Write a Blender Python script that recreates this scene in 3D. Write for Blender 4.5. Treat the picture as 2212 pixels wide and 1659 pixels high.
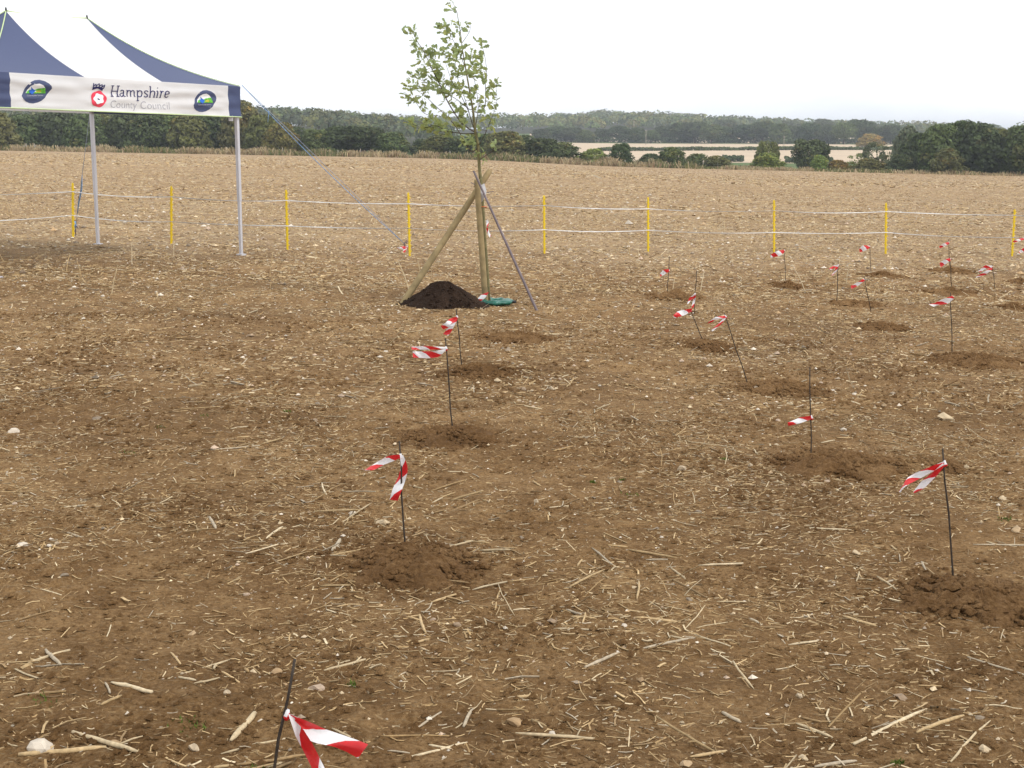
import bpy, math, random
import numpy as np
from mathutils import Vector, Matrix

random.seed(7)
rng = np.random.default_rng(11)
SC = bpy.context.scene
for o in list(bpy.data.objects):
    bpy.data.objects.remove(o)
COL = SC.collection
R = math.radians

# ------------------------------------------------------------------ camera
CAM_H, PITCH, FPX, CX, CY = 1.7, R(9.9), 3040.0, 1106.0, 829.5   # frame measured as 2212 x 1659
cam_d = bpy.data.cameras.new('camera')
cam_d.sensor_width = 36.0
cam_d.lens = FPX / 2212.0 * 36.0
cam_d.clip_start, cam_d.clip_end = 0.05, 12000
cam = bpy.data.objects.new('camera', cam_d)
cam.location = (0, 0, CAM_H)
cam.rotation_euler = (R(90) - PITCH, 0, 0)
COL.objects.link(cam)
SC.camera = cam

# ------------------------------------------------------------------ sky and sun
SUN_EL, SUN_AZ = R(46), R(118)          # azimuth clockwise from +Y (the way the camera looks)
W = bpy.data.worlds.new('World'); SC.world = W; W.use_nodes = True
wn, wl = W.node_tree.nodes, W.node_tree.links
wn.clear()
w_out = wn.new('ShaderNodeOutputWorld')
w_sky = wn.new('ShaderNodeTexSky'); w_sky.sky_type = 'NISHITA'; w_sky.sun_disc = False
w_sky.sun_elevation = SUN_EL; w_sky.sun_rotation = SUN_AZ
w_sky.dust_density = 2.5; w_sky.air_density = 1.2
bg_sky = wn.new('ShaderNodeBackground'); bg_sky.inputs['Strength'].default_value = 0.13
bg_cl = wn.new('ShaderNodeBackground'); bg_cl.inputs['Strength'].default_value = 1.22
tc = wn.new('ShaderNodeTexCoord')
mp = wn.new('ShaderNodeMapping'); mp.inputs['Scale'].default_value = (1.0, 1.0, 3.2)
nz = wn.new('ShaderNodeTexNoise'); nz.inputs['Scale'].default_value = 3.2
nz.inputs['Detail'].default_value = 6; nz.inputs['Roughness'].default_value = 0.55
rmp = wn.new('ShaderNodeValToRGB')
rmp.color_ramp.elements[0].position = 0.30; rmp.color_ramp.elements[0].color = (0.80, 0.80, 0.80, 1)
rmp.color_ramp.elements[1].position = 0.60; rmp.color_ramp.elements[1].color = (1, 1, 1, 1)
crp = wn.new('ShaderNodeValToRGB')
crp.color_ramp.elements[0].position = 0.34; crp.color_ramp.elements[0].color = (0.78, 0.825, 0.875, 1)
crp.color_ramp.elements[1].position = 0.66; crp.color_ramp.elements[1].color = (1.0, 0.995, 0.985, 1)
mx = wn.new('ShaderNodeMixShader')
wl.new(tc.outputs['Generated'], mp.inputs['Vector']); wl.new(mp.outputs['Vector'], nz.inputs['Vector'])
wl.new(nz.outputs['Fac'], rmp.inputs['Fac']); wl.new(nz.outputs['Fac'], crp.inputs['Fac'])
wl.new(crp.outputs['Color'], bg_cl.inputs['Color']); wl.new(w_sky.outputs['Color'], bg_sky.inputs['Color'])
wl.new(rmp.outputs['Color'], mx.inputs['Fac'])
wl.new(bg_sky.outputs[0], mx.inputs[1]); wl.new(bg_cl.outputs[0], mx.inputs[2])
wl.new(mx.outputs[0], w_out.inputs['Surface'])

sun_d = bpy.data.lights.new('sun', 'SUN'); sun_d.energy = 1.5; sun_d.angle = R(14); sun_d.color = (1.0, 0.97, 0.93)
sun = bpy.data.objects.new('sun', sun_d); COL.objects.link(sun)
sdir = Vector((math.sin(SUN_AZ) * math.cos(SUN_EL), math.cos(SUN_AZ) * math.cos(SUN_EL), math.sin(SUN_EL)))
sun.rotation_euler = sdir.to_track_quat('Z', 'Y').to_euler()
sun.location = (20, -20, 40)

SC.view_settings.view_transform = 'Standard'
SC.view_settings.look = 'None'
SC.view_settings.exposure = 0.33
SC.view_settings.gamma = 1.0
SC.view_settings.use_curve_mapping = False
SC.render.engine = 'CYCLES'
SC.cycles.use_denoising = True
SC.cycles.max_bounces = 6
SC.cycles.diffuse_bounces = 3
SC.cycles.transparent_max_bounces = 6
SC.cycles.use_adaptive_sampling = False

# ------------------------------------------------------------------ projection and noise helpers
cP, sP = math.cos(PITCH), math.sin(PITCH)

def ray(px, py):
    a, b = (px - CX) / FPX, (CY - py) / FPX
    return np.array([a, cP + b * sP, -sP + b * cP])

def at(px, py, Y):
    d = ray(px, py); k = Y / d[1]
    return Vector((d[0] * k, Y, CAM_H + d[2] * k))

_P = np.random.default_rng(3).permutation(256)
_P = np.concatenate([_P, _P])
_A = np.random.default_rng(4).random(256) * 2 * math.pi
_GX, _GY = np.cos(_A), np.sin(_A)

def perlin(x, y, seed=0):
    x = np.asarray(x, float) + seed * 17.31; y = np.asarray(y, float) + seed * 9.77
    xi = np.floor(x).astype(np.int64); yi = np.floor(y).astype(np.int64)
    fx, fy = x - xi, y - yi
    xi &= 255; yi &= 255
    u = fx * fx * fx * (fx * (fx * 6 - 15) + 10); v = fy * fy * fy * (fy * (fy * 6 - 15) + 10)
    def g(ix, iy, dx, dy):
        h = _P[(_P[ix & 255] + iy) & 255]
        return _GX[h] * dx + _GY[h] * dy
    a = g(xi, yi, fx, fy); b = g(xi + 1, yi, fx - 1, fy)
    c = g(xi, yi + 1, fx, fy - 1); d = g(xi + 1, yi + 1, fx - 1, fy - 1)
    return (a + u * (b - a)) * (1 - v) + (c + u * (d - c)) * v

def fbm(x, y, oct=4, seed=0, gain=0.5):
    s, a, f = 0, 1.0, 1.0
    for i in range(oct):
        s = s + a * perlin(x * f, y * f, seed + i * 3); a *= gain; f *= 2.03
    return s

def sstep(a, b, x):
    t = np.clip((np.asarray(x, float) - a) / (b - a), 0, 1)
    return t * t * (3 - 2 * t)

def edge_y(u):
    return 240 - 55 * np.clip(u, -0.6, 0.6)

def gz(x, y):
    """large shape of the stubble field: slopes down to the right and away"""
    x = np.asarray(x, float); y = np.asarray(y, float)
    X = 14 * np.tanh(x / 14)
    u = np.clip(x / np.maximum(y, 8.0), -0.5, 0.5)
    return -(0.031 * X + 0.0009 * X * X) - 2.1 * (1 + 1.8 * u) * sstep(20, 225, y)

def micro(x, y, fine=True):
    x = np.asarray(x, float); y = np.asarray(y, float)
    fade = 1 - sstep(25, 60, y)
    h = 0.022 * perlin(x * 0.9, y * 0.9, 1) + 0.016 * perlin(x * 2.6, y * 2.6, 2)
    if fine:
        lump = np.clip(0.45 + 1.3 * perlin(x * 0.7, y * 0.7, 5), 0.15, 1.2)
        h = h + lump * (0.022 * (0.5 - np.abs(perlin(x * 7, y * 7, 3))) + 0.017 * perlin(x * 15, y * 15, 4)
                        + 0.011 * perlin(x * 34, y * 34, 6))
    return h * fade

def ground(x, y):
    return float(gz(x, y) + micro(np.array([x]), np.array([y]), False)[0])

def hit(px, py):
    d = ray(px, py); k = 0.5
    step = 0.25
    while k < 600:
        p = d * k
        if CAM_H + p[2] < float(gz(p[0], p[1])):
            lo, hi = k - step, k
            for _ in range(30):
                m = (lo + hi) / 2
                p = d * m
                if CAM_H + p[2] < float(gz(p[0], p[1])): hi = m
                else: lo = m
            p = d * hi
            return Vector((p[0], p[1], CAM_H + p[2]))
        step = max(0.25, k * 0.02); k += step
    return Vector((p[0], p[1], CAM_H + p[2]))

# ------------------------------------------------------------------ mesh helpers
def link(name, me, parent=None, loc=None):
    o = bpy.data.objects.new(name, me); COL.objects.link(o)
    if parent is not None: o.parent = parent
    if loc is not None: o.location = loc
    return o

def npmesh(name, V, F, mat, smooth=False, col=None, uv=None, attrs=None):
    V = np.ascontiguousarray(V, dtype=np.float32); F = np.ascontiguousarray(F, dtype=np.int32)
    k = F.shape[1]
    me = bpy.data.meshes.new(name)
    me.vertices.add(len(V)); me.vertices.foreach_set('co', V.ravel())
    me.loops.add(F.size); me.loops.foreach_set('vertex_index', F.ravel())
    me.polygons.add(len(F)); me.polygons.foreach_set('loop_start', np.arange(0, F.size, k, dtype=np.int32))
    me.polygons.foreach_set('use_smooth', np.full(len(F), smooth, dtype=bool))
    if col is not None:
        c = np.ones((len(V), 4), np.float32); c[:, :3] = col
        a = me.attributes.new('col', 'FLOAT_COLOR', 'POINT'); a.data.foreach_set('color', c.ravel())
    for nm, arr in (attrs or {}).items():
        a = me.attributes.new(nm, 'FLOAT', 'POINT'); a.data.foreach_set('value', np.asarray(arr, np.float32))
    if uv is not None:
        l = me.uv_layers.new(name='UVMap')
        l.data.foreach_set('uv', np.asarray(uv, np.float32)[F.ravel()].ravel())
    me.update(calc_edges=True); me.validate()
    if mat is not None: me.materials.append(mat)
    return me

class MB:
    def __init__(s): s.v, s.f, s.uv = [], [], []
    def add(s, verts, faces, uv=None):
        b = len(s.v); s.v += [tuple(p) for p in verts]; s.f += [tuple(i + b for i in q) for q in faces]
        s.uv += list(uv) if uv else [(0, 0)] * len(verts)
        return s
    def box(s, c, size, M=None):
        x, y, z = [k / 2 for k in size]
        P = [Vector((sx * x, sy * y, sz * z)) for sz in (-1, 1) for sy in (-1, 1) for sx in (-1, 1)]
        if M is not None: P = [M @ p for p in P]
        P = [p + Vector(c) for p in P]
        return s.add(P, [(0, 2, 3, 1), (4, 5, 7, 6), (0, 1, 5, 4), (2, 6, 7, 3), (0, 4, 6, 2), (1, 3, 7, 5)])
    def tube(s, pts, rad, n=8, cap=True, jitter=0.0):
        pts = [Vector(p) for p in pts]
        if not hasattr(rad, '__len__'): rad = [rad] * len(pts)
        T = [(pts[min(i + 1, len(pts) - 1)] - pts[max(i - 1, 0)]).normalized() for i in range(len(pts))]
        ref = Vector((0, 0, 1)) if abs(T[0].z) < 0.9 else Vector((1, 0, 0))
        A = T[0].cross(ref).normalized(); V = []
        for p, t, r in zip(pts, T, rad):
            A = (A - t * A.dot(t)).normalized(); B = t.cross(A)
            for k in range(n):
                a = 2 * math.pi * k / n
                rr = r * (1 + random.uniform(-jitter, jitter))
                V.append(p + (A * math.cos(a) + B * math.sin(a)) * rr)
        F = [(i * n + k, i * n + (k + 1) % n, (i + 1) * n + (k + 1) % n, (i + 1) * n + k)
             for i in range(len(pts) - 1) for k in range(n)]
        if cap:
            F.append(tuple(range(n - 1, -1, -1))); F.append(tuple(range((len(pts) - 1) * n, len(pts) * n)))
        uv = [(k / n, i / max(1, len(pts) - 1)) for i in range(len(pts)) for k in range(n)]
        return s.add(V, F, uv)
    def build(s, name, mat, parent=None, smooth=False, loc=None):
        me = s.mesh(name, mat, smooth)
        return link(name, me, parent, loc)
    def mesh(s, name, mat, smooth=False):
        me = bpy.data.meshes.new(name); me.from_pydata(s.v, [], s.f)
        l = me.uv_layers.new(name='UVMap')
        for lp in me.loops: l.data[lp.index].uv = s.uv[lp.vertex_index]
        if smooth: me.polygons.foreach_set('use_smooth', [True] * len(me.polygons))
        me.update()
        if mat is not None: me.materials.append(mat)
        return me

def empty(name, loc):
    o = bpy.data.objects.new(name, None); o.empty_display_size = 0.1; o.location = loc
    COL.objects.link(o); return o

def tag(o, label, cat=None, group=None, kind=None):
    if label: o['label'] = label
    if cat: o['category'] = cat
    if group: o['group'] = group
    if kind: o['kind'] = kind
    return o

def rel(pts, base):
    b = Vector(base); return [Vector(p) - b for p in pts]

# ------------------------------------------------------------------ materials
def mat_new(name):
    m = bpy.data.materials.new(name); m.use_nodes = True
    return m, m.node_tree.nodes, m.node_tree.links, m.node_tree.nodes['Principled BSDF']

def simple(name, col, rough=0.7, spec=0.3, metal=0.0, noise=0.12, scale=20.0, transl=0.0):
    m, n, l, b = mat_new(name)
    b.inputs['Roughness'].default_value = rough; b.inputs['Metallic'].default_value = metal
    b.inputs['Specular IOR Level'].default_value = spec
    tx = n.new('ShaderNodeTexCoord'); t = n.new('ShaderNodeTexNoise')
    t.inputs['Scale'].default_value = scale; t.inputs['Detail'].default_value = 4
    l.new(tx.outputs['Object'], t.inputs['Vector'])
    r = n.new('ShaderNodeValToRGB'); e = r.color_ramp.elements
    e[0].position, e[1].position = 0.3, 0.7
    e[0].color = tuple(c * (1 - noise) for c in col) + (1,); e[1].color = tuple(min(1, c * (1 + noise)) for c in col) + (1,)
    l.new(t.outputs['Fac'], r.inputs['Fac']); l.new(r.outputs['Color'], b.inputs['Base Color'])
    if transl > 0:
        tr = n.new('ShaderNodeBsdfTranslucent'); mxs = n.new('ShaderNodeMixShader'); mxs.inputs['Fac'].default_value = transl
        l.new(r.outputs['Color'], tr.inputs['Color'])
        l.new(b.outputs[0], mxs.inputs[1]); l.new(tr.outputs[0], mxs.inputs[2])
        l.new(mxs.outputs[0], n['Material Output'].inputs['Surface'])
    return m

def attr_mat(name, rough=0.85, spec=0.2, gain=1.0, transl=0.0):
    m, n, l, b = mat_new(name)
    b.inputs['Roughness'].default_value = rough; b.inputs['Specular IOR Level'].default_value = spec
    a = n.new('ShaderNodeAttribute'); a.attribute_name = 'col'
    tx = n.new('ShaderNodeTexCoord'); t = n.new('ShaderNodeTexNoise'); t.inputs['Scale'].default_value = 70
    l.new(tx.outputs['Object'], t.inputs['Vector'])
    mr = n.new('ShaderNodeMapRange'); mr.inputs[1].default_value = 0.3; mr.inputs[2].default_value = 0.7
    mr.inputs[3].default_value = 0.75 * gain; mr.inputs[4].default_value = 1.2 * gain
    l.new(t.outputs['Fac'], mr.inputs[0])
    v = n.new('ShaderNodeVectorMath'); v.operation = 'SCALE'
    l.new(a.outputs['Color'], v.inputs[0]); l.new(mr.outputs[0], v.inputs['Scale'])
    l.new(v.outputs[0], b.inputs['Base Color'])
    if transl > 0:
        tr = n.new('ShaderNodeBsdfTranslucent'); mxs = n.new('ShaderNodeMixShader'); mxs.inputs['Fac'].default_value = transl
        l.new(v.outputs[0], tr.inputs['Color'])
        l.new(b.outputs[0], mxs.inputs[1]); l.new(tr.outputs[0], mxs.inputs[2])
        l.new(mxs.outputs[0], n['Material Output'].inputs['Surface'])
    return m

def ramp_node(n, stops):
    r = n.new('ShaderNodeValToRGB'); cr = r.color_ramp
    while len(cr.elements) < len(stops): cr.elements.new(0.5)
    for e, (p, c) in zip(cr.elements, stops):
        e.position = p; e.color = tuple(c) + (1,)
    return r

def soil_mat(name, dark, light, straw=True):
    m, n, l, b = mat_new(name)
    b.inputs['Roughness'].default_value = 0.95; b.inputs['Specular IOR Level'].default_value = 0.12
    geo = n.new('ShaderNodeNewGeometry')
    def noise(scale, detail=5, rough=0.6, vec=None):
        t = n.new('ShaderNodeTexNoise'); t.inputs['Scale'].default_value = scale
        t.inputs['Detail'].default_value = detail; t.inputs['Roughness'].default_value = rough
        l.new(vec or geo.outputs['Position'], t.inputs['Vector']); return t
    def math_(op, a, bb, clamp=False):
        k = n.new('ShaderNodeMath'); k.operation = op; k.use_clamp = clamp
        for i, q in enumerate((a, bb)):
            if isinstance(q, (int, float)): k.inputs[i].default_value = q
            else: l.new(q, k.inputs[i])
        return k.outputs[0]
    def mix(fac, a, bb):
        k = n.new('ShaderNodeMix'); k.data_type = 'RGBA'
        if isinstance(fac, (int, float)): k.inputs[0].default_value = fac
        else: l.new(fac, k.inputs[0])
        for i, q in ((6, a), (7, bb)):
            if isinstance(q, tuple): k.inputs[i].default_value = q + (1,)
            else: l.new(q, k.inputs[i])
        return k.outputs[2]
    n1, n2, n3 = noise(0.55, 4), noise(5, 6, 0.65), noise(55, 5, 0.7)
    s = math_('ADD', math_('MULTIPLY', n1.outputs['Fac'], 0.40), math_('MULTIPLY', n2.outputs['Fac'], 0.4))
    s = math_('ADD', s, math_('MULTIPLY', n3.outputs['Fac'], 0.5))
    r = ramp_node(n, [(0.47, tuple(c * 0.62 for c in dark)), (0.62, dark), (0.78, light)])
    l.new(s, r.inputs['Fac']); c = r.outputs['Color']
    if straw:
        at_ = n.new('ShaderNodeAttribute'); at_.attribute_name = 'cover'
        cov = at_.outputs['Fac']
        # chopped bits too small to model: stretched flecks
        def flecks(scale, sx, sy, rot, thr):
            mpn = n.new('ShaderNodeMapping'); mpn.inputs['Scale'].default_value = (sx, sy, 1)
            mpn.inputs['Rotation'].default_value = (0, 0, rot)
            l.new(geo.outputs['Position'], mpn.inputs['Vector'])
            t = noise(scale, 3, 0.6, mpn.outputs['Vector'])
            k = n.new('ShaderNodeMapRange'); k.inputs[1].default_value = thr; k.inputs[2].default_value = thr + 0.07
            l.new(t.outputs['Fac'], k.inputs[0]); return k.outputs[0]
        f = math_('MAXIMUM', flecks(30, 1, 4, 0.4, 0.60), flecks(38, 1, 4, -0.7, 0.61))
        f = math_('MAXIMUM', f, flecks(55, 4, 1, 0.2, 0.62))
        c = mix(math_('MULTIPLY', f, 0.55), c, (0.30, 0.215, 0.12))
        # broad straw cover, uneven
        nb = noise(1.3, 6, 0.75)
        mps = n.new('ShaderNodeMapping'); mps.inputs['Scale'].default_value = (0.22, 0.40, 1)
        l.new(geo.outputs['Position'], mps.inputs['Vector'])
        nst = noise(1.0, 5, 0.65, mps.outputs['Vector'])
        k = n.new('ShaderNodeMapRange'); k.inputs[1].default_value = 0.35; k.inputs[2].default_value = 0.68
        l.new(math_('ADD', math_('MULTIPLY', nb.outputs['Fac'], 0.6), math_('MULTIPLY', nst.outputs['Fac'], 0.4)), k.inputs[0])
        fac = math_('MULTIPLY', cov, math_('ADD', math_('MULTIPLY', k.outputs[0], 0.75), 0.25), True)
        c = mix(fac, c, (0.465, 0.352, 0.228))
        # chalk chips
        vo = n.new('ShaderNodeTexVoronoi'); vo.inputs['Scale'].default_value = 22
        l.new(geo.outputs['Position'], vo.inputs['Vector'])
        k2 = n.new('ShaderNodeMapRange'); k2.inputs[1].default_value = 0.13; k2.inputs[2].default_value = 0.09
        l.new(vo.outputs['Distance'], k2.inputs[0])
        sel = n.new('ShaderNodeSeparateColor'); l.new(vo.outputs['Color'], sel.inputs[0])
        gt = math_('GREATER_THAN', sel.outputs[0], 0.80)
        c = mix(math_('MULTIPLY', math_('MULTIPLY', k2.outputs[0], gt), 0.8), c, (0.55, 0.46, 0.34))
    l.new(c, b.inputs['Base Color'])
    bp = n.new('ShaderNodeBump'); bp.inputs['Strength'].default_value = 1.0; bp.inputs['Distance'].default_value = 0.022
    nb2 = noise(75, 6, 0.75)
    l.new(nb2.outputs['Fac'], bp.inputs['Height']); l.new(bp.outputs[0], b.inputs['Normal'])
    return m

def foliage_mat(name, base, transl=0.18):
    """leaf colour = base x tint of the tree (object colour) x shade of the leaf clump"""
    m, n, l, b = mat_new(name)
    b.inputs['Roughness'].default_value = 0.75; b.inputs['Specular IOR Level'].default_value = 0.2
    oi = n.new('ShaderNodeObjectInfo')
    a = n.new('ShaderNodeAttribute'); a.attribute_name = 'col'
    v1 = n.new('ShaderNodeVectorMath'); v1.operation = 'MULTIPLY'
    l.new(oi.outputs['Color'], v1.inputs[0]); l.new(a.outputs['Color'], v1.inputs[1])
    v2 = n.new('ShaderNodeVectorMath'); v2.operation = 'MULTIPLY'; v2.inputs[1].default_value = base
    l.new(v1.outputs[0], v2.inputs[0]); l.new(v2.outputs[0], b.inputs['Base Color'])
    tr = n.new('ShaderNodeBsdfTranslucent'); mxs = n.new('ShaderNodeMixShader'); mxs.inputs['Fac'].default_value = transl
    l.new(v2.outputs[0], tr.inputs['Color']); l.new(b.outputs[0], mxs.inputs[1]); l.new(tr.outputs[0], mxs.inputs[2])
    l.new(mxs.outputs[0], n['Material Output'].inputs['Surface'])
    return m

M_SOIL = soil_mat('soil', (0.185, 0.099, 0.037), (0.375, 0.228, 0.102))
M_DUG = soil_mat('dug_soil', (0.158, 0.083, 0.032), (0.300, 0.178, 0.080), straw=False)
M_CRUMB = soil_mat('soil_crumb', (0.165, 0.088, 0.034), (0.36, 0.22, 0.10), straw=False)
M_COMPOST = soil_mat('compost', (0.028, 0.016, 0.010), (0.066, 0.040, 0.026), straw=False)
M_STRAW = attr_mat('straw', 0.7, 0.3)
M_STONE = attr_mat('flint', 0.75, 0.3)
M_LEAFT = foliage_mat('tree_leaves', (1, 1, 1))
M_BARK = simple('bark', (0.085, 0.065, 0.045), 0.9, 0.1, noise=0.3, scale=6)
M_MEADOW = simple('meadow', (0.085, 0.12, 0.035), 0.9, 0.1, noise=0.25, scale=0.15)
M_FARSTUB = simple('far_stubble', (0.50, 0.39, 0.275), 0.95, 0.1, noise=0.10, scale=0.06)
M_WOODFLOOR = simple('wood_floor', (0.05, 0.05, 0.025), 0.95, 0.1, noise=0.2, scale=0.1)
M_DRYGRASS = attr_mat('dry_grass', 0.85, 0.15, transl=0.2)
M_WHITE = simple('white_canvas', (0.88, 0.88, 0.89), 0.75, 0.2, noise=0.02, scale=3, transl=0.35)
M_NAVY = simple('navy_canvas', (0.060, 0.078, 0.165), 0.55, 0.4, noise=0.06, scale=60, transl=0.12)
M_LIME = simple('lime_piping', (0.50, 0.62, 0.32), 0.6, 0.3, noise=0.05)
M_ALU = simple('aluminium', (0.58, 0.57, 0.60), 0.4, 0.5, metal=0.35, noise=0.05, scale=5)
M_BLACK = simple('black_plastic', (0.02, 0.02, 0.022), 0.5, 0.4)
M_ROPEB = simple('blue_rope', (0.20, 0.33, 0.55), 0.7, 0.2, noise=0.4, scale=40)
M_ROPEG = simple('grey_rope', (0.30, 0.34, 0.42), 0.7, 0.2, noise=0.3, scale=40)
M_YELLOW = simple('yellow_plastic', (0.82, 0.60, 0.02), 0.45, 0.4, noise=0.06, scale=8)
M_TAPEW = simple('white_polytape', (0.62, 0.61, 0.60), 0.6, 0.3, noise=0.25, scale=3)
M_STAKE = simple('stake_wood', (0.285, 0.215, 0.110), 0.8, 0.2, noise=0.28, scale=9)
M_STAKE2 = simple('stake_end_grain', (0.38, 0.30, 0.15), 0.85, 0.15, noise=0.2, scale=30)
M_BAR = simple('weathered_bar', (0.155, 0.12, 0.125), 0.55, 0.4, noise=0.25, scale=14)
M_STEM = simple('sapling_bark', (0.175, 0.155, 0.075), 0.8, 0.2, noise=0.3, scale=25)
M_TWIG = simple('sapling_twig', (0.085, 0.062, 0.045), 0.8, 0.2, noise=0.25, scale=25)
M_BAG = simple('green_bag', (0.012, 0.105, 0.075), 0.35, 0.5, noise=0.35, scale=18)
M_CANE = simple('dark_cane', (0.045, 0.034, 0.026), 0.7, 0.2, noise=0.35, scale=40)
M_INKN = simple('navy_ink', (0.035, 0.035, 0.12), 0.8, 0.1)
M_INKG = simple('grey_ink', (0.42, 0.42, 0.46), 0.8, 0.1)
M_INKR = simple('red_ink', (0.72, 0.07, 0.11), 0.8, 0.1)
M_INKGR = simple('green_ink', (0.13, 0.42, 0.06), 0.8, 0.1, noise=0.4, scale=30)
M_INKY = simple('ochre_ink', (0.45, 0.40, 0.06), 0.8, 0.1)
M_INKB = simple('blue_ink', (0.04, 0.14, 0.52), 0.8, 0.1)
M_INKW = simple('white_ink', (0.82, 0.82, 0.82), 0.8, 0.1, noise=0.02)
M_POST = simple('old_post', (0.36, 0.32, 0.26), 0.9, 0.1, noise=0.25, scale=12)
M_CLOTH = simple('white_tie_cloth', (0.50, 0.49, 0.50), 0.8, 0.2, noise=0.15)
M_MOSS = simple('moss', (0.085, 0.115, 0.022), 0.95, 0.1, noise=0.4, scale=40)

def tape_material():
    m, n, l, b = mat_new('barrier_tape')
    b.inputs['Roughness'].default_value = 0.32; b.inputs['Specular IOR Level'].default_value = 0.45
    uv = n.new('ShaderNodeUVMap'); sep = n.new('ShaderNodeSeparateXYZ'); l.new(uv.outputs[0], sep.inputs[0])
    k = n.new('ShaderNodeMath'); k.operation = 'MULTIPLY_ADD'; k.inputs[1].default_value = 0.28
    l.new(sep.outputs[1], k.inputs[0]); l.new(sep.outputs[0], k.inputs[2])
    fr = n.new('ShaderNodeMath'); fr.operation = 'FRACT'; l.new(k.outputs[0], fr.inputs[0])
    gt = n.new('ShaderNodeMath'); gt.operation = 'GREATER_THAN'; gt.inputs[1].default_value = 0.5; l.new(fr.outputs[0], gt.inputs[0])
    mxn = n.new('ShaderNodeMix'); mxn.data_type = 'RGBA'
    mxn.inputs[6].default_value = (0.82, 0.81, 0.82, 1); mxn.inputs[7].default_value = (0.66, 0.025, 0.028, 1)
    l.new(gt.outputs[0], mxn.inputs[0]); l.new(mxn.outputs[2], b.inputs['Base Color'])
    tr = n.new('ShaderNodeBsdfTranslucent'); mxs = n.new('ShaderNodeMixShader'); mxs.inputs['Fac'].default_value = 0.3
    l.new(mxn.outputs[2], tr.inputs['Color']); l.new(b.outputs[0], mxs.inputs[1]); l.new(tr.outputs[0], mxs.inputs[2])
    l.new(mxs.outputs[0], n['Material Output'].inputs['Surface'])
    return m
M_TAPE = tape_material()

# ================================================================== SETTING: the field
def cover_at(x, y):
    """how much straw lies on the soil: thin on the trodden planting ground, thick beyond the fence"""
    x = np.asarray(x, float); y = np.asarray(y, float)
    fence = 20.5 + 0.16 * np.maximum(x, 0)
    c = 0.05 + 0.60 * sstep(-4.0, 2.5, y - fence + 1.2 * perlin(x * 0.35, y * 0.35, 40))
    c = c + 0.10 * sstep(40, 130, y)
    c = c + (0.10 + 0.22 * sstep(25, 60, y)) * perlin(x * 0.05, y * 0.16, 41) + 0.06 * perlin(x * 0.5, y * 0.8, 42)
    return np.clip(c, 0, 0.92)

def build_field():
    w_in = np.linspace(-1, 1, 430)
    w_out_ = np.linspace(1, 0, 18, endpoint=False)[::-1]
    rows_a = np.linspace(-5, 2.3, 14)
    rows_b = 2.4 * np.exp(np.arange(0, math.log(34 / 2.4), 0.0050))
    tau = np.linspace(0, 1, 110)[1:]
    y0 = np.concatenate([rows_a, rows_b])
    nx = len(w_in) + 2 * len(w_out_)
    slope = np.concatenate([-(0.46 + 1.1 * w_out_[::-1] ** 2), 0.46 * w_in, 0.46 + 1.1 * w_out_ ** 2])
    off = np.concatenate([-(1.3 + 9 * w_out_[::-1] ** 2), 1.3 * w_in, 1.3 + 9 * w_out_ ** 2])
    ylast = y0[-1]
    Y = np.concatenate([np.repeat(y0[:, None], nx, 1),
                        ylast * (edge_y(slope)[None, :] / ylast) ** tau[:, None]])
    X = slope[None, :] * np.maximum(Y, 2.0) + off[None, :]
    ny = Y.shape[0]
    Z = gz(X, Y) + micro(X, Y)
    V = np.stack([X, Y, Z], -1).reshape(-1, 3)
    i = np.arange(ny - 1)[:, None] * nx + np.arange(nx - 1)[None, :]
    F = np.stack([i, i + 1, i + nx + 1, i + nx], -1).reshape(-1, 4)
    me = npmesh('field', V, F, M_SOIL, smooth=False, attrs={'cover': cover_at(X, Y).ravel()})
    return tag(link('field', me), 'bare brown stubble field scattered with straw', kind='structure')
build_field()

# ------------------------------------------------------------------ valley and hill beyond the field edge
VD = [300, 420, 520, 650, 750, 850, 950, 1050, 1250, 1500, 2000, 6500]
VU = [-0.4, -0.15, -0.05, 0.08, 0.2, 0.4]
VT = np.array([
    [-3, -2, 0, 4, 7, 10, 12, 14, 16, 18, 18, 10],
    [-4, -3, 0, 4.5, 7, 9, 10, 11, 13, 15, 15, 10],
    [-6, -4.5, -3, -1.5, 0, 1, 3, 5, 8, 10, 10, 8],
    [-8, -5, -3.6, -2.2, -1.3, 0, 2.5, 6, 13, 18.5, 17, 10],
    [-9, -5.5, -4, -2.4, -1.6, -0.5, 1.5, 3, 6, 9, 8, 8],
    [-9, -6, -5, -3.5, -2.5, -1.5, -1, -1, -1, -1, 0, 4]], float)

def vz(x, y):
    """height of the ground anywhere beyond the field edge"""
    x = np.asarray(x, float); y = np.asarray(y, float)
    u = np.clip(x / np.maximum(y, 1), -0.4, 0.4)
    ye = edge_y(u)
    tab = np.array([np.interp(y, VD, VT[k]) for k in range(len(VU))])
    idx = np.clip(np.searchsorted(VU, u) - 1, 0, len(VU) - 2)
    VUa = np.array(VU); t = (u - VUa[idx]) / (VUa[idx + 1] - VUa[idx])
    if tab.ndim == 1:
        z = tab[idx] * (1 - t) + tab[idx + 1] * t
    else:
        ii = np.indices(u.shape)
        z = tab[(idx,) + tuple(ii)] * (1 - t) + tab[(idx + 1,) + tuple(ii)] * t
    k = sstep(0, 1, (y - ye - 6) / (300 - ye - 6))
    near = gz(x, np.minimum(y, ye)) - 0.03 - 0.02 * np.maximum(y - ye, 0)
    return np.where(y < 300, near * (1 - k) + z * k, z)

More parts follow.
